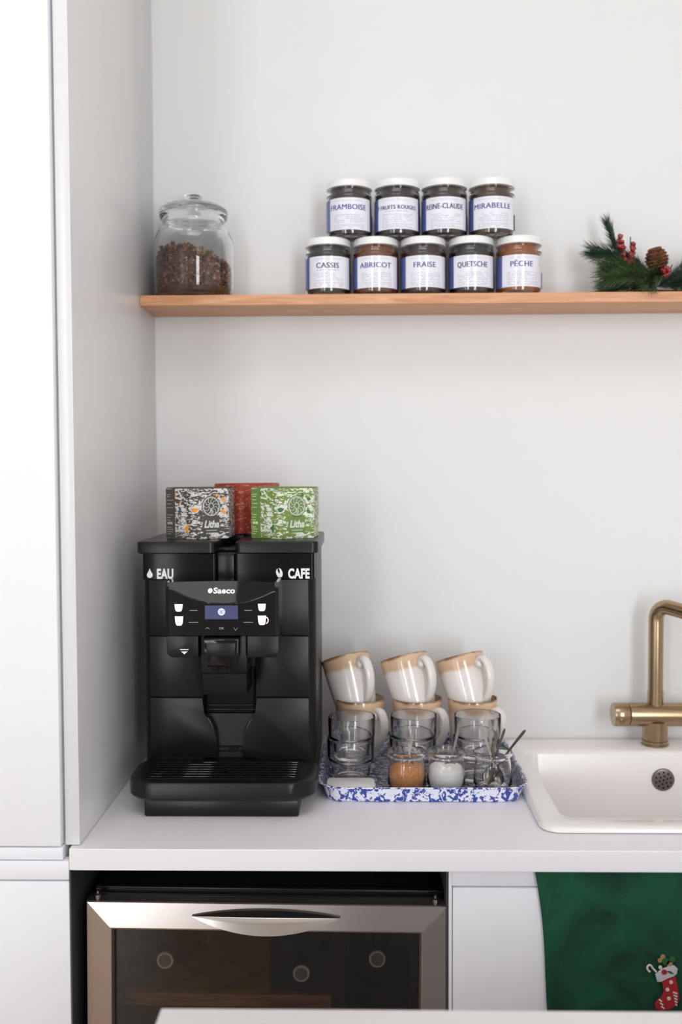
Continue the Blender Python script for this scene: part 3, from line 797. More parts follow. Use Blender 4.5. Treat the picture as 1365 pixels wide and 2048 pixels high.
# ------------------------------------------------------------------ coffee machine
def coffee_machine():
    t = thing('coffee_machine', 'black bean-to-cup coffee machine marked EAU and CAFE on the left of the worktop', 'coffee machine', (-.2435, .40, CT+.0002))
    F = -.135
    def plan(hw, yf, yb, r, notch=None):
        pts = [(x, y) for x, y, _ in rr(-hw, hw, yf, yb, r, 0)]
        return pts
    core = bmesh.new()
    loft(core, [rr(-.1605, .1605, F+.008, .15, .022, z) for z in (.238, .4485)])
    # lower half with a recess cut into the front
    w, dn = .0485, .055
    def notched(z):
        P = [(x, y, z) for x, y, _ in rr(-.1605, .1605, F+.008, .15, .022, 0)]
        # rr order: right-back, left-back, left-front, right-front -> insert notch between left-front and right-front arcs
        k = 3*7
        n = [(-w, F+.008, z), (-w, F+.008+dn, z), (w, F+.008+dn, z), (w, F+.008, z)]
        return P[:k]+n+P[k:]
    loft(core, [notched(z) for z in (.030, .2375)])
    obj('housing', core, M['black2'], t, angle=30)
    obj('top_deck', boxm(-.150, .150, -.10, .145, .449, .456, bev=.002), M['black2'], t)
    base = obj('base', boxm(-.1345, .1345, -.252, .13, 0, .0295, bev=.004), M['black'], t)
    # drip tray
    bm = bmesh.new()
    def rt(d, z, r=.05): return rr(-.1645+d, .1645-d, -.270+d, -.118, r, z, 10)
    loft(bm, [rt(.012, .0300), rt(.004, .0325), rt(0, .038), rt(0, .0615), rt(.0015, .0645), rt(.004, .0658), rt(.018, .0662)])
    tr = obj('drip_tray', bm, M['black'], t, angle=30)
    bm = bmesh.new(); loft(bm, [rr(-.137, .137, -.250, -.137, .006, z) for z in (.0663, .0672)]); gr = obj('drip_grill', bm, M['black2'], t)
    bm = bmesh.new()
    for y in (-.243, -.229, -.215, -.201, -.187, -.173, -.159):
        box(bm, -.128, .128, y-.0022, y+.0022, .0672, .0694, .0009)
    obj('grill_ribs', bm, M['gloss'], gr)
    bm = bmesh.new()
    for x, y in ((-.057, -.166), (-.018, -.172), (.024, -.172), (.062, -.160), (-.002, -.214)):
        box(bm, x-.0105, x+.0105, y-.006, y+.006, .0695, .0699)
    obj('grill_slots', bm, M['deep'], gr)
    # front panels
    def panel(name, pts): 
        bm = bmesh.new(); prism(bm, pts, F, F+.0078, .0016); return obj(name, bm, M['black'], t, angle=30)
    lowp = [(-.147, .0700), (-.147, .1812)]
    half = [(-.0488, .1812), (-.0488, .1530), (-.0470, .1492), (-.0405, .1452), (-.0345, .1370), (-.0290, .1250), (-.0258, .1100), (-.0240, .0900), (-.0238, .0700)]
    panel('lower_panel', lowp+half); panel('lower_panel', [(-x, z) for x, z in lowp+half][::-1])
    midp = [(-.147, .1832), (-.147, .2955), (-.0900, .2955), (-.0900, .26), (-.0488, .26), (-.0488, .1832)]
    panel('middle_panel', midp); panel('middle_panel', [(-x, z) for x, z in midp][::-1])
    panel('upper_panel', [(-.147, .2975), (.147, .2975), (.147, .4005), (-.147, .4005)])
    # cup niche: sloping chute seen in the lower half of the recess
    bm = bmesh.new()
    pts = [(-.0482, .1480), (.0482, .1480), (.0482, .0672), (-.0482, .0672)]
    a = [bm.verts.new((x, F+.012 if z < .1 else F+.018, z)) for x, z in pts]; c = [bm.verts.new((x, F+.062, z)) for x, z in pts]
    bm.faces.new(a); bm.faces.new(c[::-1])
    for i in range(4): bm.faces.new((a[i], c[i], c[(i+1) % 4], a[(i+1) % 4]))
    obj('niche_chute', bm, M['black2'], t)
    bm = bmesh.new()
    for z in (.0775, .0860): box(bm, -.0225, .0225, F+.0085, F+.0118, z, z+.003, .0006)
    box(bm, -.004, .012, F+.0060, F+.0084, .0815, .0885)
    obj('chute_ribs', bm, M['deep'], t)
    bm = bmesh.new(); box(bm, -.0478, .0478, F+.020, F+.062, .1486, .2370, .002); obj('niche_back', bm, M['deep'], t)
    bm = bmesh.new()
    for z in (.154, .162): box(bm, -.046, .046, F+.0165, F+.0198, z, z+.003, .001)
    obj('niche_ledge', bm, M['black2'], t)
    # tank and hopper bands with glossy fronts
    def band(nm, x0, x1): 
        bm = bmesh.new(); loft(bm, [rr(x0, x1, -.1445, -.06, .006, z) for z in (.4020, .4485)]); return obj(nm, bm, M['band'], t, angle=30)
    tank = band('water_tank', -.1560, -.0205); hop = band('bean_hopper', .0135, .1590)
    for nm, x0, x1 in (('water_tank_lid', -.1660, -.0210), ('bean_hopper_lid', .0145, .1660)):
        bm = bmesh.new(); loft(bm, [rr(x0+d, x1-d, -.150+d, .150-d, .012, z) for d, z in ((.0015, .4492), (0, .4505), (0, .4680), (.0012, .4702), (.004, .4712))]); obj(nm, bm, M['black'], t, angle=30)
    bm = boxm(-.0190, .0120, -.140, -.10, .4012, .4465, bev=.003); obj('lid_latch', bm, M['black'], t)
    obj('rear_vent', boxm(-.019, .013, .02, .10, .4575, .474, bev=.004), M['black2'], t)
    # writing on the bands
    yb = -.1449
    def put(bm, x, z, y=yb, parent=t, m=M['print'], name='lettering', tilt=0, sc=1):
        if tilt: bm.transform(Matrix.Rotation(tilt, 4, 'X'))
        bm.transform(T((x, y, z))); return obj(name, bm, m, parent, smooth=False)
    put(text_bm('EAU', .0245, .0010, .0002, align='LEFT', wx=.66, spacing=1.05), -.1300, .4035, parent=tank)
    put(text_bm('CAFE', .0245, .0010, .0002, align='LEFT', wx=.66, spacing=1.05), .1105, .4035, parent=hop)
    dp = [(0, .0180)]
    for k in range(0, 17):
        a = math.radians(50-280*k/16); dp.append((.0054*math.cos(a), .0060+.0056*math.sin(a)))
    bm = bmesh.new(); prism(bm, dp, -.0002, .0002); put(bm, -.1425, .4038, parent=tank, name='water_drop_icon')
    bm = bmesh.new()
    for s in (-1, 1):
        P = []
        for k in range(13):
            a = PI*k/12-PI/2; P.append((s*(.0008+.0050*math.cos(a)), .0086*math.sin(a)))
        P += [(s*(.0008+.0012*math.sin(3.1*z_/.0086)), z_) for z_ in (.006, .003, 0, -.003, -.006)]
        prism(bm, P if s > 0 else P[::-1], -.0002, .0002)
    bm.transform(Matrix.Rotation(math.radians(-14), 4, 'Y')); put(bm, .0945, .4130, parent=hop, name='coffee_bean_icon')
    # protruding control head
    FH = -.222
    bm = bmesh.new(); nx, nz = 32, 30
    x0, x1, z0, z1 = -.0992, .0992, .3112, .4042
    zc = lambda x: .3650+.030*(x/.0992)**2
    grid = []
    for i in range(nx+1):
        x = x0+(x1-x0)*i/nx; col = []
        for j in range(nz+1):
            z = z0+(z1-z0)*j/nz
            q = z-zc(x)
            y = FH+(0 if q < 0 else .62*q)
            e = min(x-x0, x1-x)
            if e < .004: y += .003*(1-e/.004)**2
            col.append(bm.verts.new((x, y, z)))
        grid.append(col)
    for i in range(nx):
        for j in range(nz): bm.faces.new((grid[i][j], grid[i+1][j], grid[i+1][j+1], grid[i][j+1]))
    back = [[bm.verts.new((g[j].co.x, F+.0002, g[j].co.z)) for g in (grid[0], grid[-1])] for j in range(nz+1)]
    for j in range(nz):
        bm.faces.new((grid[0][j], grid[0][j+1], back[j+1][0], back[j][0])); bm.faces.new((grid[-1][j], back[j][1], back[j+1][1], grid[-1][j+1]))
    bm.faces.new([g[-1] for g in grid]+[back[-1][1], back[-1][0]]); bm.faces.new([g[0] for g in grid][::-1]+[back[0][0], back[0][1]])
    head = obj('control_panel', bm, M['gloss'], t, angle=22)
    yf = FH-.0004
    def flat(pts, y0=yf, th=.0004, parent=head, m=M['printglow'], name='cup_icon'):
        bm = bmesh.new(); prism(bm, pts, y0, y0+th); return obj(name, bm, m, parent, smooth=False)
    sc = flat([(-.0300, .3400), (.0280, .3400), (.0280, .3640), (-.0300, .3640)], m=M['screen'], name='screen')
    flat([(.0062*math.cos(2*PI*k/24)-.0008, .3530+.0062*math.sin(2*PI*k/24)) for k in range(24)], yf-.0004, m=M['screenicon'], name='screen_icon', parent=head)
    for dx in (-.0028, 0, .0028):
        flat([(-.0014+dx, .3495), (-.0004+dx, .3495), (.0010+dx-.0006, .3565), (.0-.0006+dx, .3565)], yf-.0008, m=M['screenink'], name='screen_icon_mark', parent=head)
    def cup(cx, cz, w, h, handle=False):
        P = [(cx-w/2, cz+h/2), (cx-w/2+w*.06, cz-h*.15), (cx-w*.34, cz-h*.42), (cx-w*.22, cz-h/2), (cx+w*.22, cz-h/2), (cx+w*.34, cz-h*.42), (cx+w/2-w*.06, cz-h*.15), (cx+w/2, cz+h/2)]
        flat(P)
        if handle:
            bm = bmesh.new(); tube(bm, [(cx+w/2+.0052*math.cos(a)*.8-.0008, yf, cz+.0055*math.sin(a)) for a in [math.radians(-80+160*k/10) for k in range(11)]], .0010, 6)
            obj('cup_icon_handle', bm, M['printglow'], head)
    cup(-.0760, .3600, .0145, .0130); cup(-.0755, .3370, .0150, .0165); cup(.0700, .3605, .0140, .0130); cup(.0700, .3380, .0150, .0165, True)
    for x, z, s in ((-.0500, .3545, 'Espresso'), (-.0500, .3335, 'Caffè lungo'), (.0460, .3545, 'Espresso'), (.0460, .3335, 'Cappuccino')):
        bm = bmesh.new(); wd = {'E': .0068, 'C': .0085}[s[0]]; box(bm, -wd, wd, -.0001, .0001, .0004, .0017); bm.transform(T((x, yf-.0001, z))); obj('drink_name', bm, M['printgrey'], head, smooth=False)
    for s in (-1, 1):
        x = -.0010+s*.0248
        flat([(x-.0035, .3235+.0012*s), (x-.0035, .3245+.0012*s), (x, .3235-.0026*s), (x+.0035, .3245+.0012*s), (x+.0035, .3235+.0012*s), (x, .3223-.0026*s)][::1], m=M['printgrey'], name='arrow_icon')
    bm = text_bm('OK', .006, .0001, .0001); bm.transform(T((-.0010, yf-.0001, .3220))); obj('ok_mark', bm, M['printgrey'], head, smooth=False)
    # maker name on the sloping upper face
    slope = math.atan(.62)
    bm = text_bm('Saeco', .0155, .0006, .0002, spacing=1.05)
    def onslope(bm, dx):
        for v in bm.verts:
            x, z = v.co.x+dx, .3842+v.co.z*.85
            v.co = (x, FH+.62*max(0, z-zc(x))-.0006+v.co.y, z)
        return bm
    onslope(bm, .0025); obj('maker_name', bm, M['print'], head, smooth=False)
    bm = bmesh.new(); prism(bm, [(.0042*math.cos(2*PI*k/20), .0050+.0050*math.sin(2*PI*k/20)) for k in range(20)], -.0002, .0002)
    onslope(bm, -.0222); obj('maker_emblem', bm, M['print'], head, smooth=False)
    # spout carrier below the head
    def wing(s):
        P = [(.0430, .3100), (.0985, .3100), (.0985, .2830), (.0970, .2775), (.0930, .2735), (.0870, .2718), (.0430, .2718)]
        P = [(s*x, z) for x, z in P]
        bm = bmesh.new(); prism(bm, P if s > 0 else P[::-1], -.2180, F+.0001, .0012)
        return obj('spout_wing', bm, M['black'] if s < 0 else M['black2'], t, angle=30)
    wl = wing(-1); wing(1)
    flat([(-.0675, .2775), (-.0615, .2775+.005), (-.0735, .2775+.005)], -.2184, parent=wl, m=M['print'], name='opening_mark')
    bm = bmesh.new(); box(bm, -.0075, .0075, -.0001, .0001, .0004, .0018); bm.transform(T((-.0675, -.2183, .2848))); obj('opening_line', bm, M['print'], wl, smooth=False)
    bm = boxm(-.0418, .0418, -.2050, F+.0001, .2400, .3100, bev=.003); obj('spout_carriage', bm, M['black2'], t)
    bm = bmesh.new(); prism(bm, [(-.0320, .3090), (.0320, .3090), (.0320, .2800), (.0270, .2640), (.0245, .2590), (-.0245, .2590), (-.0270, .2640), (-.0320, .2800)], -.2400, -.2052, .0035, 3)
    sp = obj('coffee_spout', bm, M['gloss'], t, angle=30)
    bm = bmesh.new(); prism(bm, [(-.0255, .3015), (.0255, .3015), (.0240, .2780), (-.0240, .2780)], -.2412, -.2398, .0008); obj('spout_face', bm, M['black'], sp, angle=30)
    bm = bmesh.new(); prism(bm, [(-.0400, .2398), (.0400, .2398), (.0400, .2016), (-.0400, .2016)], -.2000, F+.0198, .003); obj('spout_shroud', bm, M['deep'], t)
    for x in (-.012, .012):
        bm = bmesh.new(); lathe(bm, [(.005, 0), (.006, .012)], 16, c=(x, -.218, .2470)); obj('nozzle', bm, M['gloss'], sp)
    return t
coffee_machine()

# ------------------------------------------------------------------ tea boxes
def tea_box(kind, label, loc, rz, h=.0945):
    base, face = TEA[kind]
    t = thing('tea_box', label, 'tea box', loc, None, rz)
    plain = mat('tea_card_'+kind, base, .5); pale = mat('tea_ink_'+kind, tuple(min(255, int(c*1.0+95)) for c in base), .6)
    A = .0695
    V = [(A*math.cos(math.radians(k*60)), A*math.sin(math.radians(k*60))) for k in range(6)]
    bm = bmesh.new(); loft(bm, [[(x, y, 0) for x, y in V], [(x, y, h) for x, y in V]])
    bmesh.ops.bevel(bm, geom=list(bm.edges), offset=.0009, segments=2, affect='EDGES')
    obj('carton', bm, face, t, angle=25)
    bm = bmesh.new(); prismz(bm, [(x*.985, y*.985) for x, y in V], h+.0001, h+.0014)
    for v in bm.verts:
        if v.co.z > h+.001: v.co.z += .0016*(1 if v.co.y < 0 else .2)
    obj('lid_flap', bm, plain, t, smooth=False)
    # faces: normal of face k (between V[k],V[k+1]) at 30+60k degrees
    ap = A*math.cos(PI/6)
    def on_face(bm, k):   # bm drawn facing -y about x=0 -> move onto face k
        bm.transform(Matrix.Rotation(math.radians(30+60*k)+PI/2, 4, 'Z') @ T((0, -ap-.0002, 0))); return bm
    LEFT, RIGHT = 4-1, 4   # face 3: normal 210 deg, face 4: normal 270 deg
    s = bmesh.new(); box(s, -.0335, -.0110, -.0003, 0, .001, h-.001); obj('side_strip', on_face(s, LEFT), plain, t, smooth=False)
    s = bmesh.new(); r_ = random.Random(kind)
    for z in [.008+.0042*i for i in range(4)]+[.034+.005*i for i in range(3)]+[.058+.007*i for i in range(3)]+[h-.012, h-.016]:
        box(s, -.0310, -.0310+r_.uniform(.008, .017), -.0006, -.0003, z, z+.0011)
    box(s, -.030, -.0245, -.0006, -.0003, .0268, .0315); box(s, -.0235, -.0175, -.0006, -.0003, .0268, .0315)
    obj('side_text', on_face(s, LEFT), pale, t, smooth=False)
    # emblem plate, ring emblem and name on the front face
    s = bmesh.new(); prism(s, [(.0185*math.cos(2*PI*k/40), .061+.0205*math.sin(2*PI*k/40)) for k in range(40)], -.0003, 0)
    box(s, -.0165, .0165, -.0003, 0, .0115, .044)
    plate = obj('emblem_ground', on_face(s, RIGHT), plain, t, smooth=False)
    ink = mat('tea_emblem_'+kind, {'red': (214, 120, 96)}.get(kind, (216, 218, 208)), .6)
    s = bmesh.new()
    def stroke(pts, w=.00055, cl=False): tube(s, [(x, -.0006, z) for x, z in pts], w, 5, caps=not cl)
    for R_ in (.0165, .0150): stroke([(R_*math.cos(2*PI*k/36), .061+R_*1.08*math.sin(2*PI*k/36)) for k in range(37)])
    rr_ = random.Random(5)
    for k in range(11):
        a = 2*PI*k/11+.2
        stroke([(.0145*math.cos(a), .061+.0155*math.sin(a)), (.010*math.cos(a+.35), .061+.0105*math.sin(a+.35)), (.0050*math.cos(a+.1), .061+.0055*math.sin(a+.1))], .0005)
    stroke([(.0045*math.cos(2*PI*k/16), .062+.0052*math.sin(2*PI*k/16)) for k in range(17)], .0006)
    stroke([(-.004, .048), (0, .056), (.004, .048)], .0006); stroke([(0, .046), (0, .056)], .0006)
    join(s, text_bm('Litha', .0185, .0006, .0002, shear=.25, wx=.80), T((0, -.0006, .0215)))
    box(s, -.010, .011, -.0006, -.0003, .0155, .0165)
    obj('emblem', on_face(s, RIGHT), ink, plate, smooth=False)
    return t
LZ = CT+.0002+.4712+.0003
tea_box('grey', 'dark grey leaf-patterned hexagonal tea box, on the left lid of the coffee machine', (-.310, .3700, LZ), math.radians(28))
tea_box('green', 'green and white leaf-patterned hexagonal tea box, on the right lid of the coffee machine', (-.1460, .3700, LZ), math.radians(25))
tea_box('red', 'rust-red hexagonal tea box standing behind the grey and green ones', (-.2320, .4830, LZ+.0029), math.radians(24), h=.0975)

# ------------------------------------------------------------------ enamel tray and what stands on it
TX0, TX1, TY0, TY1 = -.066, .291, .226, .592
def enamel_tray():
    cx, cy = (TX0+TX1)/2, (TY0+TY1)/2
    t = thing('enamel_tray', 'white enamel serving tray with blue splatter, beside the coffee machine', 'tray', (cx, cy, CT+.0002))
    hx, hy = (TX1-TX0)/2, (TY1-TY0)/2
    def L(d, z, r=.035): return rr(-hx-d, hx+d, -hy-d, hy+d, r+max(d, -.03), z, 8)
    bm = bmesh.new()
    loft(bm, [L(-.006, 0), L(-.002, .0008), L(.000, .004), L(.007, .0255), L(.0085, .0275), L(.0135, .0285), L(.0145, .0298), L(.0135, .0308), L(.011, .0310)], True, False)
    o = obj('tray_outside', bm, M['enamel_out'], t, angle=60)
    bm = bmesh.new()
    loft(bm, [L(.0110, .0310), L(.0065, .0300), L(.0055, .0270), L(-.002, .0050), L(-.005, .0028), L(-.012, .0020)], False, True)
    obj('tray_inside', bm, M['enamel_in'], t, angle=60)
    return t
enamel_tray()
TZ = CT+.0002+.0021      # inside floor of the tray

def mug():
    t = thing('stoneware_mug', '', 'mug', (0, 0, 0))
    outer = [(.0001, .002), (.030, .002), (.0315, 0), (.0345, .001), (.0385, .010), (.0430, .030), (.0465, .055), (.0490, .085), (.0505, .110), (.0513, .1255), (.0505, .1272)]
    inner = [(.0488, .1265), (.0470, .110), (.0455, .085), (.0430, .055), (.0395, .030), (.034, .013), (.0001, .008)]
    bm = bmesh.new(); lathe(bm, outer+inner, 64); obj('cup_body', bm, M['stoneware'], t, angle=60)
    bm = bmesh.new()
    P = bez([(.0450, 0, .100), (.056, 0, .1095), (.068, 0, .107), (.0755, 0, .093), (.0750, 0, .072), (.0660, 0, .050), (.0530, 0, .034), (.0420, 0, .026)], 35)
    tube(bm, P, [.0058+.0012*math.sin(PI*i/(len(P)-1)) for i in range(len(P))], 14, flat=1.5)
    h = obj('handle', bm, M['glaze'], t, angle=80)
    bm = bmesh.new(); bmesh.ops.create_uvsphere(bm, u_segments=20, v_segments=12, radius=.0088, matrix=T((.0545, -.0035, .1000)) @ Matrix.Diagonal((1, .9, 1, 1)))
    obj('handle_knob', bm, M['glaze'], h, angle=180)
    return t
mg = mug()
first = True
MXS = (-.0036, .1155, .2300)
for i, x in enumerate(MXS):
    o = mg if first else copy_tree(mg); first = False
    o.location = (x, .497, TZ); o.rotation_euler = (0, 0, math.radians((-50, -46, -42)[i]))
    tag(o, ('cream stoneware mug with tan rim, lower of the stack next to the coffee machine', 'cream stoneware mug with tan rim, lower of the middle stack', 'cream stoneware mug with tan rim, lower of the stack nearest the sink')[i], 'mug', 'stoneware mugs stacked on the tray')
for i, x in enumerate(MXS):
    o = copy_tree(mg)
    a = math.radians(-13.5)
    rz = math.radians((-58, -55, -52)[i])
    m = T((x-.001+(.0, .0035, .005)[i], .493, TZ+.0870)) @ Matrix.Rotation(math.radians(-17), 4, 'X') @ Matrix.Rotation(a, 4, 'Y') @ Matrix.Rotation(rz, 4, 'Z')
    o.location = m.to_translation(); o.rotation_euler = m.to_euler()
    tag(o, ('cream stoneware mug tipped to the left, upper of the stack next to the coffee machine', 'cream stoneware mug tipped to the left, upper of the middle stack', 'cream stoneware mug tipped to the left, upper of the stack nearest the sink')[i], 'mug', 'stoneware mugs stacked on the tray')

def tumbler():
    t = thing('glass_tumbler', '', 'drinking glass', (0, 0, 0))
    prof = [(.0001, .0015), (.028, .0015), (.031, 0), (.0345, .0015), (.0365, .008), (.0378, .030), (.0400, .036), (.0438, .040), (.0448, .045), (.0458, .0805), (.0452, .0818), (.0440, .0812), (.0428, .047), (.0415, .043), (.0375, .039), (.0352, .034), (.0340, .012), (.031, .007), (.0001, .006)]
    bm = bmesh.new(); lathe(bm, prof, 56); obj('glass_body', bm, M['glass'], t, angle=50); return t
tb = tumbler(); first = True
GX = ((-.0210, .352), (.0985, .362), (.2220, .362))
for i, (x, y) in enumerate(GX):
    for lev in (0, 1):
        o = tb if first else copy_tree(tb); first = False
        o.location = (x+(.002 if lev else 0), y, TZ+.0003+lev*.0428); o.rotation_euler.z = i
        if lev: o.rotation_euler.x = .0
        tag(o, 'clear glass tumbler, %s of the two stacked %s' % (('lower', 'upper')[lev], ('next to the coffee machine', 'behind the brown sugar jar', 'behind the jar of spoons')[i]), 'drinking glass', 'glass tumblers stacked on the tray')

def yogurt_jar():
    t = thing('glass_pot', '', 'glass pot', (0, 0, 0))
    prof = [(.0001, .002), (.026, .002), (.030, 0), (.0350, .002), (.0364, .007), (.0356, .025), (.0332, .052), (.0318, .060), (.0322, .063), (.0352, .066), (.0362, .069), (.0360, .0735), (.0345, .0748),
            (.0322, .0742), (.0310, .070), (.0300, .060), (.0315, .051), (.0338, .030), (.0338, .010), (.031, .006), (.0001, .0055)]
    bm = bmesh.new(); lathe(bm, prof, 56); obj('pot_body', bm, M['glass'], t, angle=50); return t
yj = yogurt_jar()
YJ = ((.0842, 'small clear glass pot holding brown sugar at the front of the tray'), (.1577, 'small clear glass pot holding white sugar at the front of the tray'), (.2445, 'small clear glass pot holding teaspoons at the front right of the tray'))
for i, (x, lab) in enumerate(YJ):
    o = yj if i == 0 else copy_tree(yj)
    o.location = (x, .2920, TZ+.0003); tag(o, lab, 'glass pot', 'small glass pots on the tray')
def fill(name, x, prof, m, lab, cat, tiltx=0):
    bm = bmesh.new(); lathe(bm, prof, 48)
    for v in bm.verts:
        if v.co.z > .03: v.co.z += tiltx*v.co.x+.0012*noise.noise(v.co*120)
    o = obj(name, bm, m, angle=50, loc=(x, .2920, TZ+.0003)); tag(o, lab, cat, kind='stuff')
fill('brown_sugar', YJ[0][0], [(.0001, .0060), (.0305, .0065), (.0334, .0105), (.0334, .030), (.0322, .043), (.029, .046), (.018, .049), (.0001, .0505)], M['brownsugar'], 'golden brown cane sugar filling the left small glass pot', 'sugar', .05)
fill('white_sugar', YJ[1][0], [(.0001, .0060), (.0305, .0065), (.0334, .0105), (.0334, .030), (.0325, .041), (.029, .046), (.018, .049), (.0001, .050)], M['sugar'], 'white sugar filling the middle small glass pot', 'sugar', -.03)

def spoon(p0, p1, roll, label, bowl_len=.036, w=.0105, group='teaspoons on the tray'):
    """handle end p0 (up), bowl end p1 (down); thin curved teaspoon"""
    a, b = Vector(p0), Vector(p1); d = (b-a); L = d.length; d.normalize()
    side = d.cross(Vector((0, -1, 0))).normalized(); nrm = side.cross(d).normalized()
    R = Matrix.Rotation(roll, 3, d); side = R @ side; nrm = R @ nrm
    t = thing('teaspoon', label, 'teaspoon', tuple(b), group)
    def sweep(u0, u1, n):
        bm = bmesh.new(); loops = []
        for k in range(n+1):
            u = u0+(u1-u0)*k/n; s = u*L
            e = L-s
            if e < bowl_len: 
                q = 1-e/bowl_len; hw = w*math.sin(PI*min(.985, .10+.90*q))**.6; dep = .0042*math.sin(PI*q); th = .0007
            else:
                hw = (.0018+.0019*max(0, 1-s/(L-bowl_len))**1.3); dep = 0; th = .0009
                if s < .004: hw *= .55+.45*s/.004
            c = a-b+d*s+nrm*(.003*math.sin(PI*u))
            loops.append([tuple(c+side*hw), tuple(c+side*hw*.5+nrm*(-dep)), tuple(c-side*hw*.5+nrm*(-dep)), tuple(c-side*hw), tuple(c-side*hw*.5+nrm*(-dep-th)), tuple(c+side*hw*.5+nrm*(-dep-th))])
        loft(bm, loops); return bm
    ub = 1-bowl_len/L
    obj('spoon_handle', sweep(0, ub, 12), M['chrome'], t, angle=60); obj('spoon_bowl', sweep(ub, .995, 14), M['chrome'], t, angle=60)
    return t
x, y, z = YJ[0][0], .2920, TZ
spoon((x+.0140, y+.014, z+.1130), (x-.002, y-.008, z+.030), .2, 'steel teaspoon standing in the brown sugar')
x = YJ[1][0]
spoon((x+.0270, y+.016, z+.1240), (x+.001, y-.006, z+.028), -.2, 'steel teaspoon standing in the white sugar')
x = YJ[2][0]
SP = [((-.020, .020, .120), (.015, -.010, .010), .3, 'leftmost, its wide handle end leaning left'),
      ((-.002, .026, .1235), (-.002, .004, .0095), -.2, 'upright between the others'),
      ((.010, .016, .103), (-.012, -.010, .0095), .6, 'short one, second from the right'),
      ((.024, .012, .112), (-.016, .010, .010), -.5, 'leaning right'),
      ((.062, .010, .110), (-.010, .000, .016), .9, 'leaning furthest right towards the sink')]
for a, b, r_, lab in SP:
    spoon((x+a[0], y+a[1], z+a[2]), (x+b[0], y+b[1], z+b[2]), r_, 'steel teaspoon in the right glass pot, '+lab)

# folded napkins at the front left of the tray
nk = thing('paper_napkin', 'small folded white paper napkins at the front left of the tray', 'napkin', (-.0195, .2700, TZ+.0002))
for k, (dx, dz) in enumerate(((0, 0), (.0012, .0072), (-.001, .0144))):
    bm = bmesh.new(); loft(bm, [rr(-.0440+dx+d, .0440+dx-d, -.0265+d, .0265-d, .008, z_) for d, z_ in ((.002, dz), (0, dz+.0015), (0, dz+.0052), (.002, dz+.0068))])
    obj('napkin_layer', bm, M['napkin'], nk, angle=50)

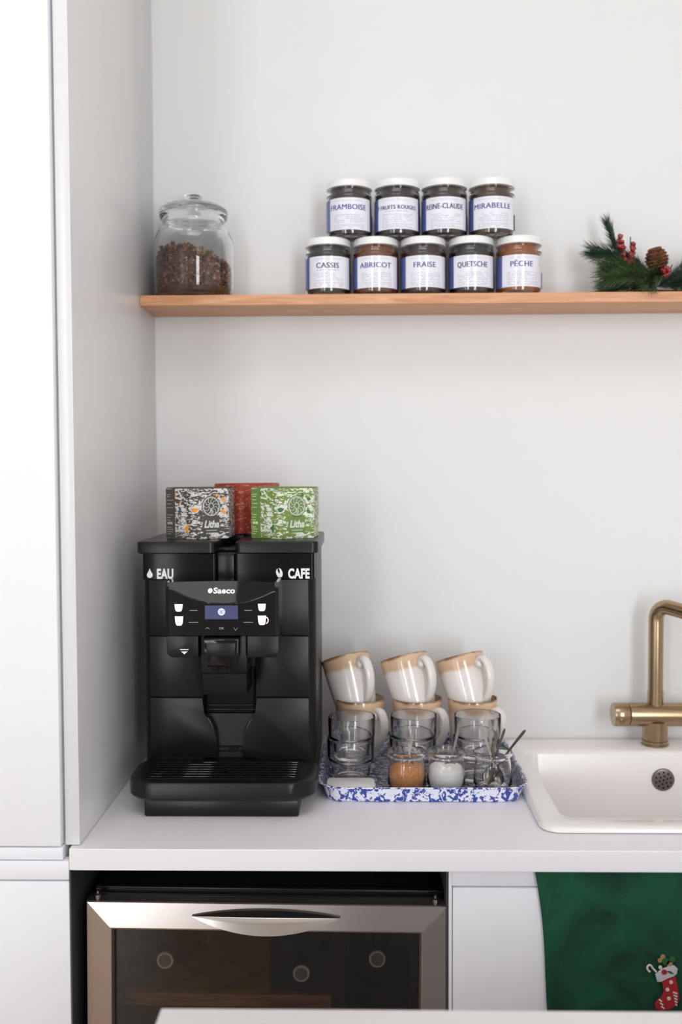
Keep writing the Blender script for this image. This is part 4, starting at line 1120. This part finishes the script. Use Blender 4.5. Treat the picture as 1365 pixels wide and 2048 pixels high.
# ------------------------------------------------------------------ green towel with an embroidered stocking
def towel():
    ox, oy, oz = .46, .008, .45
    t = thing('velvet_towel', 'dark green velvet towel with an embroidered stocking hanging on the sink cabinet', 'towel', (ox, oy, oz))
    nx, nz = 60, 60
    def S(u, v, back=False):
        z = .8640-.47*v
        xl = .2738+.0455*v**.9+.045*v*v*0+.003*math.sin(v*9); xr = .640-.02*v
        x = xl+(xr-xl)*u
        y = .0095+.0030*math.sin(x*46+v*2)*v-.0035*v
        if u < .06: y += .0015*(1-u/.06)
        return (x-ox, y-oy+(.0018 if back else 0), z-oz)
    bm = bmesh.new()
    for back in (False, True):
        g = [[bm.verts.new(S(i/nx, j/nz, back)) for j in range(nz+1)] for i in range(nx+1)]
        for i in range(nx):
            for j in range(nz): bm.faces.new((g[i][j], g[i+1][j], g[i+1][j+1], g[i][j+1]))
    bmesh.ops.bridge_loops(bm, edges=[e for e in bm.edges if len(e.link_faces) == 1])
    obj('cloth', bm, M['velvet'], t, angle=80)
    Y = .0020
    def flat(pts, y0, th, m, nm, parent=t, bev=0):
        bm = bmesh.new(); prism(bm, [(x-ox, z-oz) for x, z in pts], y0-oy, y0-oy+th, bev); return obj(nm, bm, m, parent, angle=40)
    # image frame about x .4474..0.503, z .7345..0.62
    def q(px, pz): return (.4738+(px-1330)*.000797, .7067-(pz-1950)*.000797)   # small drawing grid on the cloth
    body = [q(*p) for p in ((1329, 1972), (1340, 1966), (1356, 1960), (1359, 1975), (1363, 1995), (1364, 2008), (1358, 2020), (1345, 2026), (1330, 2030), (1318, 2026), (1316, 2016), (1322, 2008), (1331, 2000), (1334, 1988))]
    st = flat(body, Y-.0012, .0030, M['red'], 'stocking', bev=.0008)
    cf = flat([q(*p) for p in ((1316, 1956), (1328, 1946), (1342, 1940), (1353, 1938), (1360, 1944), (1358, 1955), (1350, 1961), (1338, 1963), (1328, 1971), (1320, 1971))], Y-.0022, .0030, M['cuff'], 'stocking_cuff', bev=.001)
    def disc(px, pz, r_, m, nm, y0=Y-.0020): return flat([(q(px, pz)[0]+r_*math.cos(a), q(px, pz)[1]+r_*math.sin(a)) for a in [2*PI*k/12 for k in range(12)]], y0, .0008, m, nm, t)
    for px, pz in ((1347, 1971), (1340, 1986), (1343, 2004)): disc(px, pz, .0030, M['cane'], 'snowflake_stitch')
    for k in range(5): flat([q(1354+k*0+(2-k)*(-1.2), 1990+k*6), q(1360-(2-k)*(-1.2)*0, 1993+k*6), q(1359, 1995.5+k*6), q(1353+(2-k)*(-1.2), 1992.5+k*6)], Y-.0020, .0008, M['cane'], 'heel_stitch')
    for k in range(3): flat([q(1324+k*2.4, 2005+k*7), q(1330+k*2.4, 2009+k*7), q(1329+k*2.4, 2011.5+k*7), q(1323+k*2.4, 2007.5+k*7)], Y-.0020, .0008, M['cane'], 'toe_stitch')
    disc(1333, 1950, .0042, M['red'], 'holly_berry', Y-.0032)
    flat([q(1338, 1948), q(1346, 1948), q(1352, 1954), q(1345, 1953)], Y-.0032, .0008, M['leaf'], 'holly_leaf')
    # candy cane and greenery out of the top
    bm = bmesh.new()
    pts = [q(1318, 1951), q(1312, 1945), q(1307, 1938), q(1303, 1938), q(1300, 1943), q(1303, 1949), q(1306, 1951)]
    tube(bm, bez([(a-ox, Y-oy-.0004, b-oz) for a, b in pts], 30), .0016, 8); obj('candy_cane', bm, M['cane'], t)
    for px, pz, w, m in ((1331, 1921, .004, 'gold'), (1325, 1928, .0036, 'gold'), (1349, 1926, .005, 'leaf'), (1337, 1930, .006, 'leaf'), (1344, 1935, .005, 'gold'), (1326, 1942, .003, 'cane')):
        disc(px, pz, w, M[m], 'stocking_toy' if m != 'leaf' else 'fir_stitch', Y-.0006)
    return t
towel()

# ------------------------------------------------------------------ world, camera, view
w = bpy.data.worlds.new('outside'); SC.world = w; w.use_nodes = True
w.node_tree.nodes['Background'].inputs['Color'].default_value = (.75, .85, 1, 1)
w.node_tree.nodes['Background'].inputs['Strength'].default_value = .8

D0, ZC, YAW, PITCH, ROLL = 1.5488, 1.4988, .0200, .0415, -.0042
f = Vector((-math.sin(YAW)*math.cos(PITCH), math.cos(YAW)*math.cos(PITCH), -math.sin(PITCH)))
r = Vector((math.cos(YAW), math.sin(YAW), 0)); u = r.cross(f)
r2 = r*math.cos(ROLL)+u*math.sin(ROLL); u2 = -r*math.sin(ROLL)+u*math.cos(ROLL)
cam = bpy.data.cameras.new('camera'); co = bpy.data.objects.new('camera', cam); COL.objects.link(co)
mtx = Matrix((r2, u2, -f)).transposed().to_4x4(); mtx.translation = (0, -D0, ZC); co.matrix_world = mtx
cam.sensor_fit = 'VERTICAL'; cam.sensor_height = 36; cam.lens = 35; cam.clip_start = .02
cam.dof.use_dof = True; cam.dof.focus_distance = 1.70; cam.dof.aperture_fstop = 2.8
SC.camera = co
SC.view_settings.view_transform = 'Standard'; SC.view_settings.look = 'None'
SC.view_settings.gamma = 1; SC.view_settings.use_curve_mapping = False
SC.view_settings.exposure = -0.48
SC.cycles.max_bounces = 18; SC.cycles.transmission_bounces = 18; SC.cycles.glossy_bounces = 8; SC.cycles.diffuse_bounces = 6
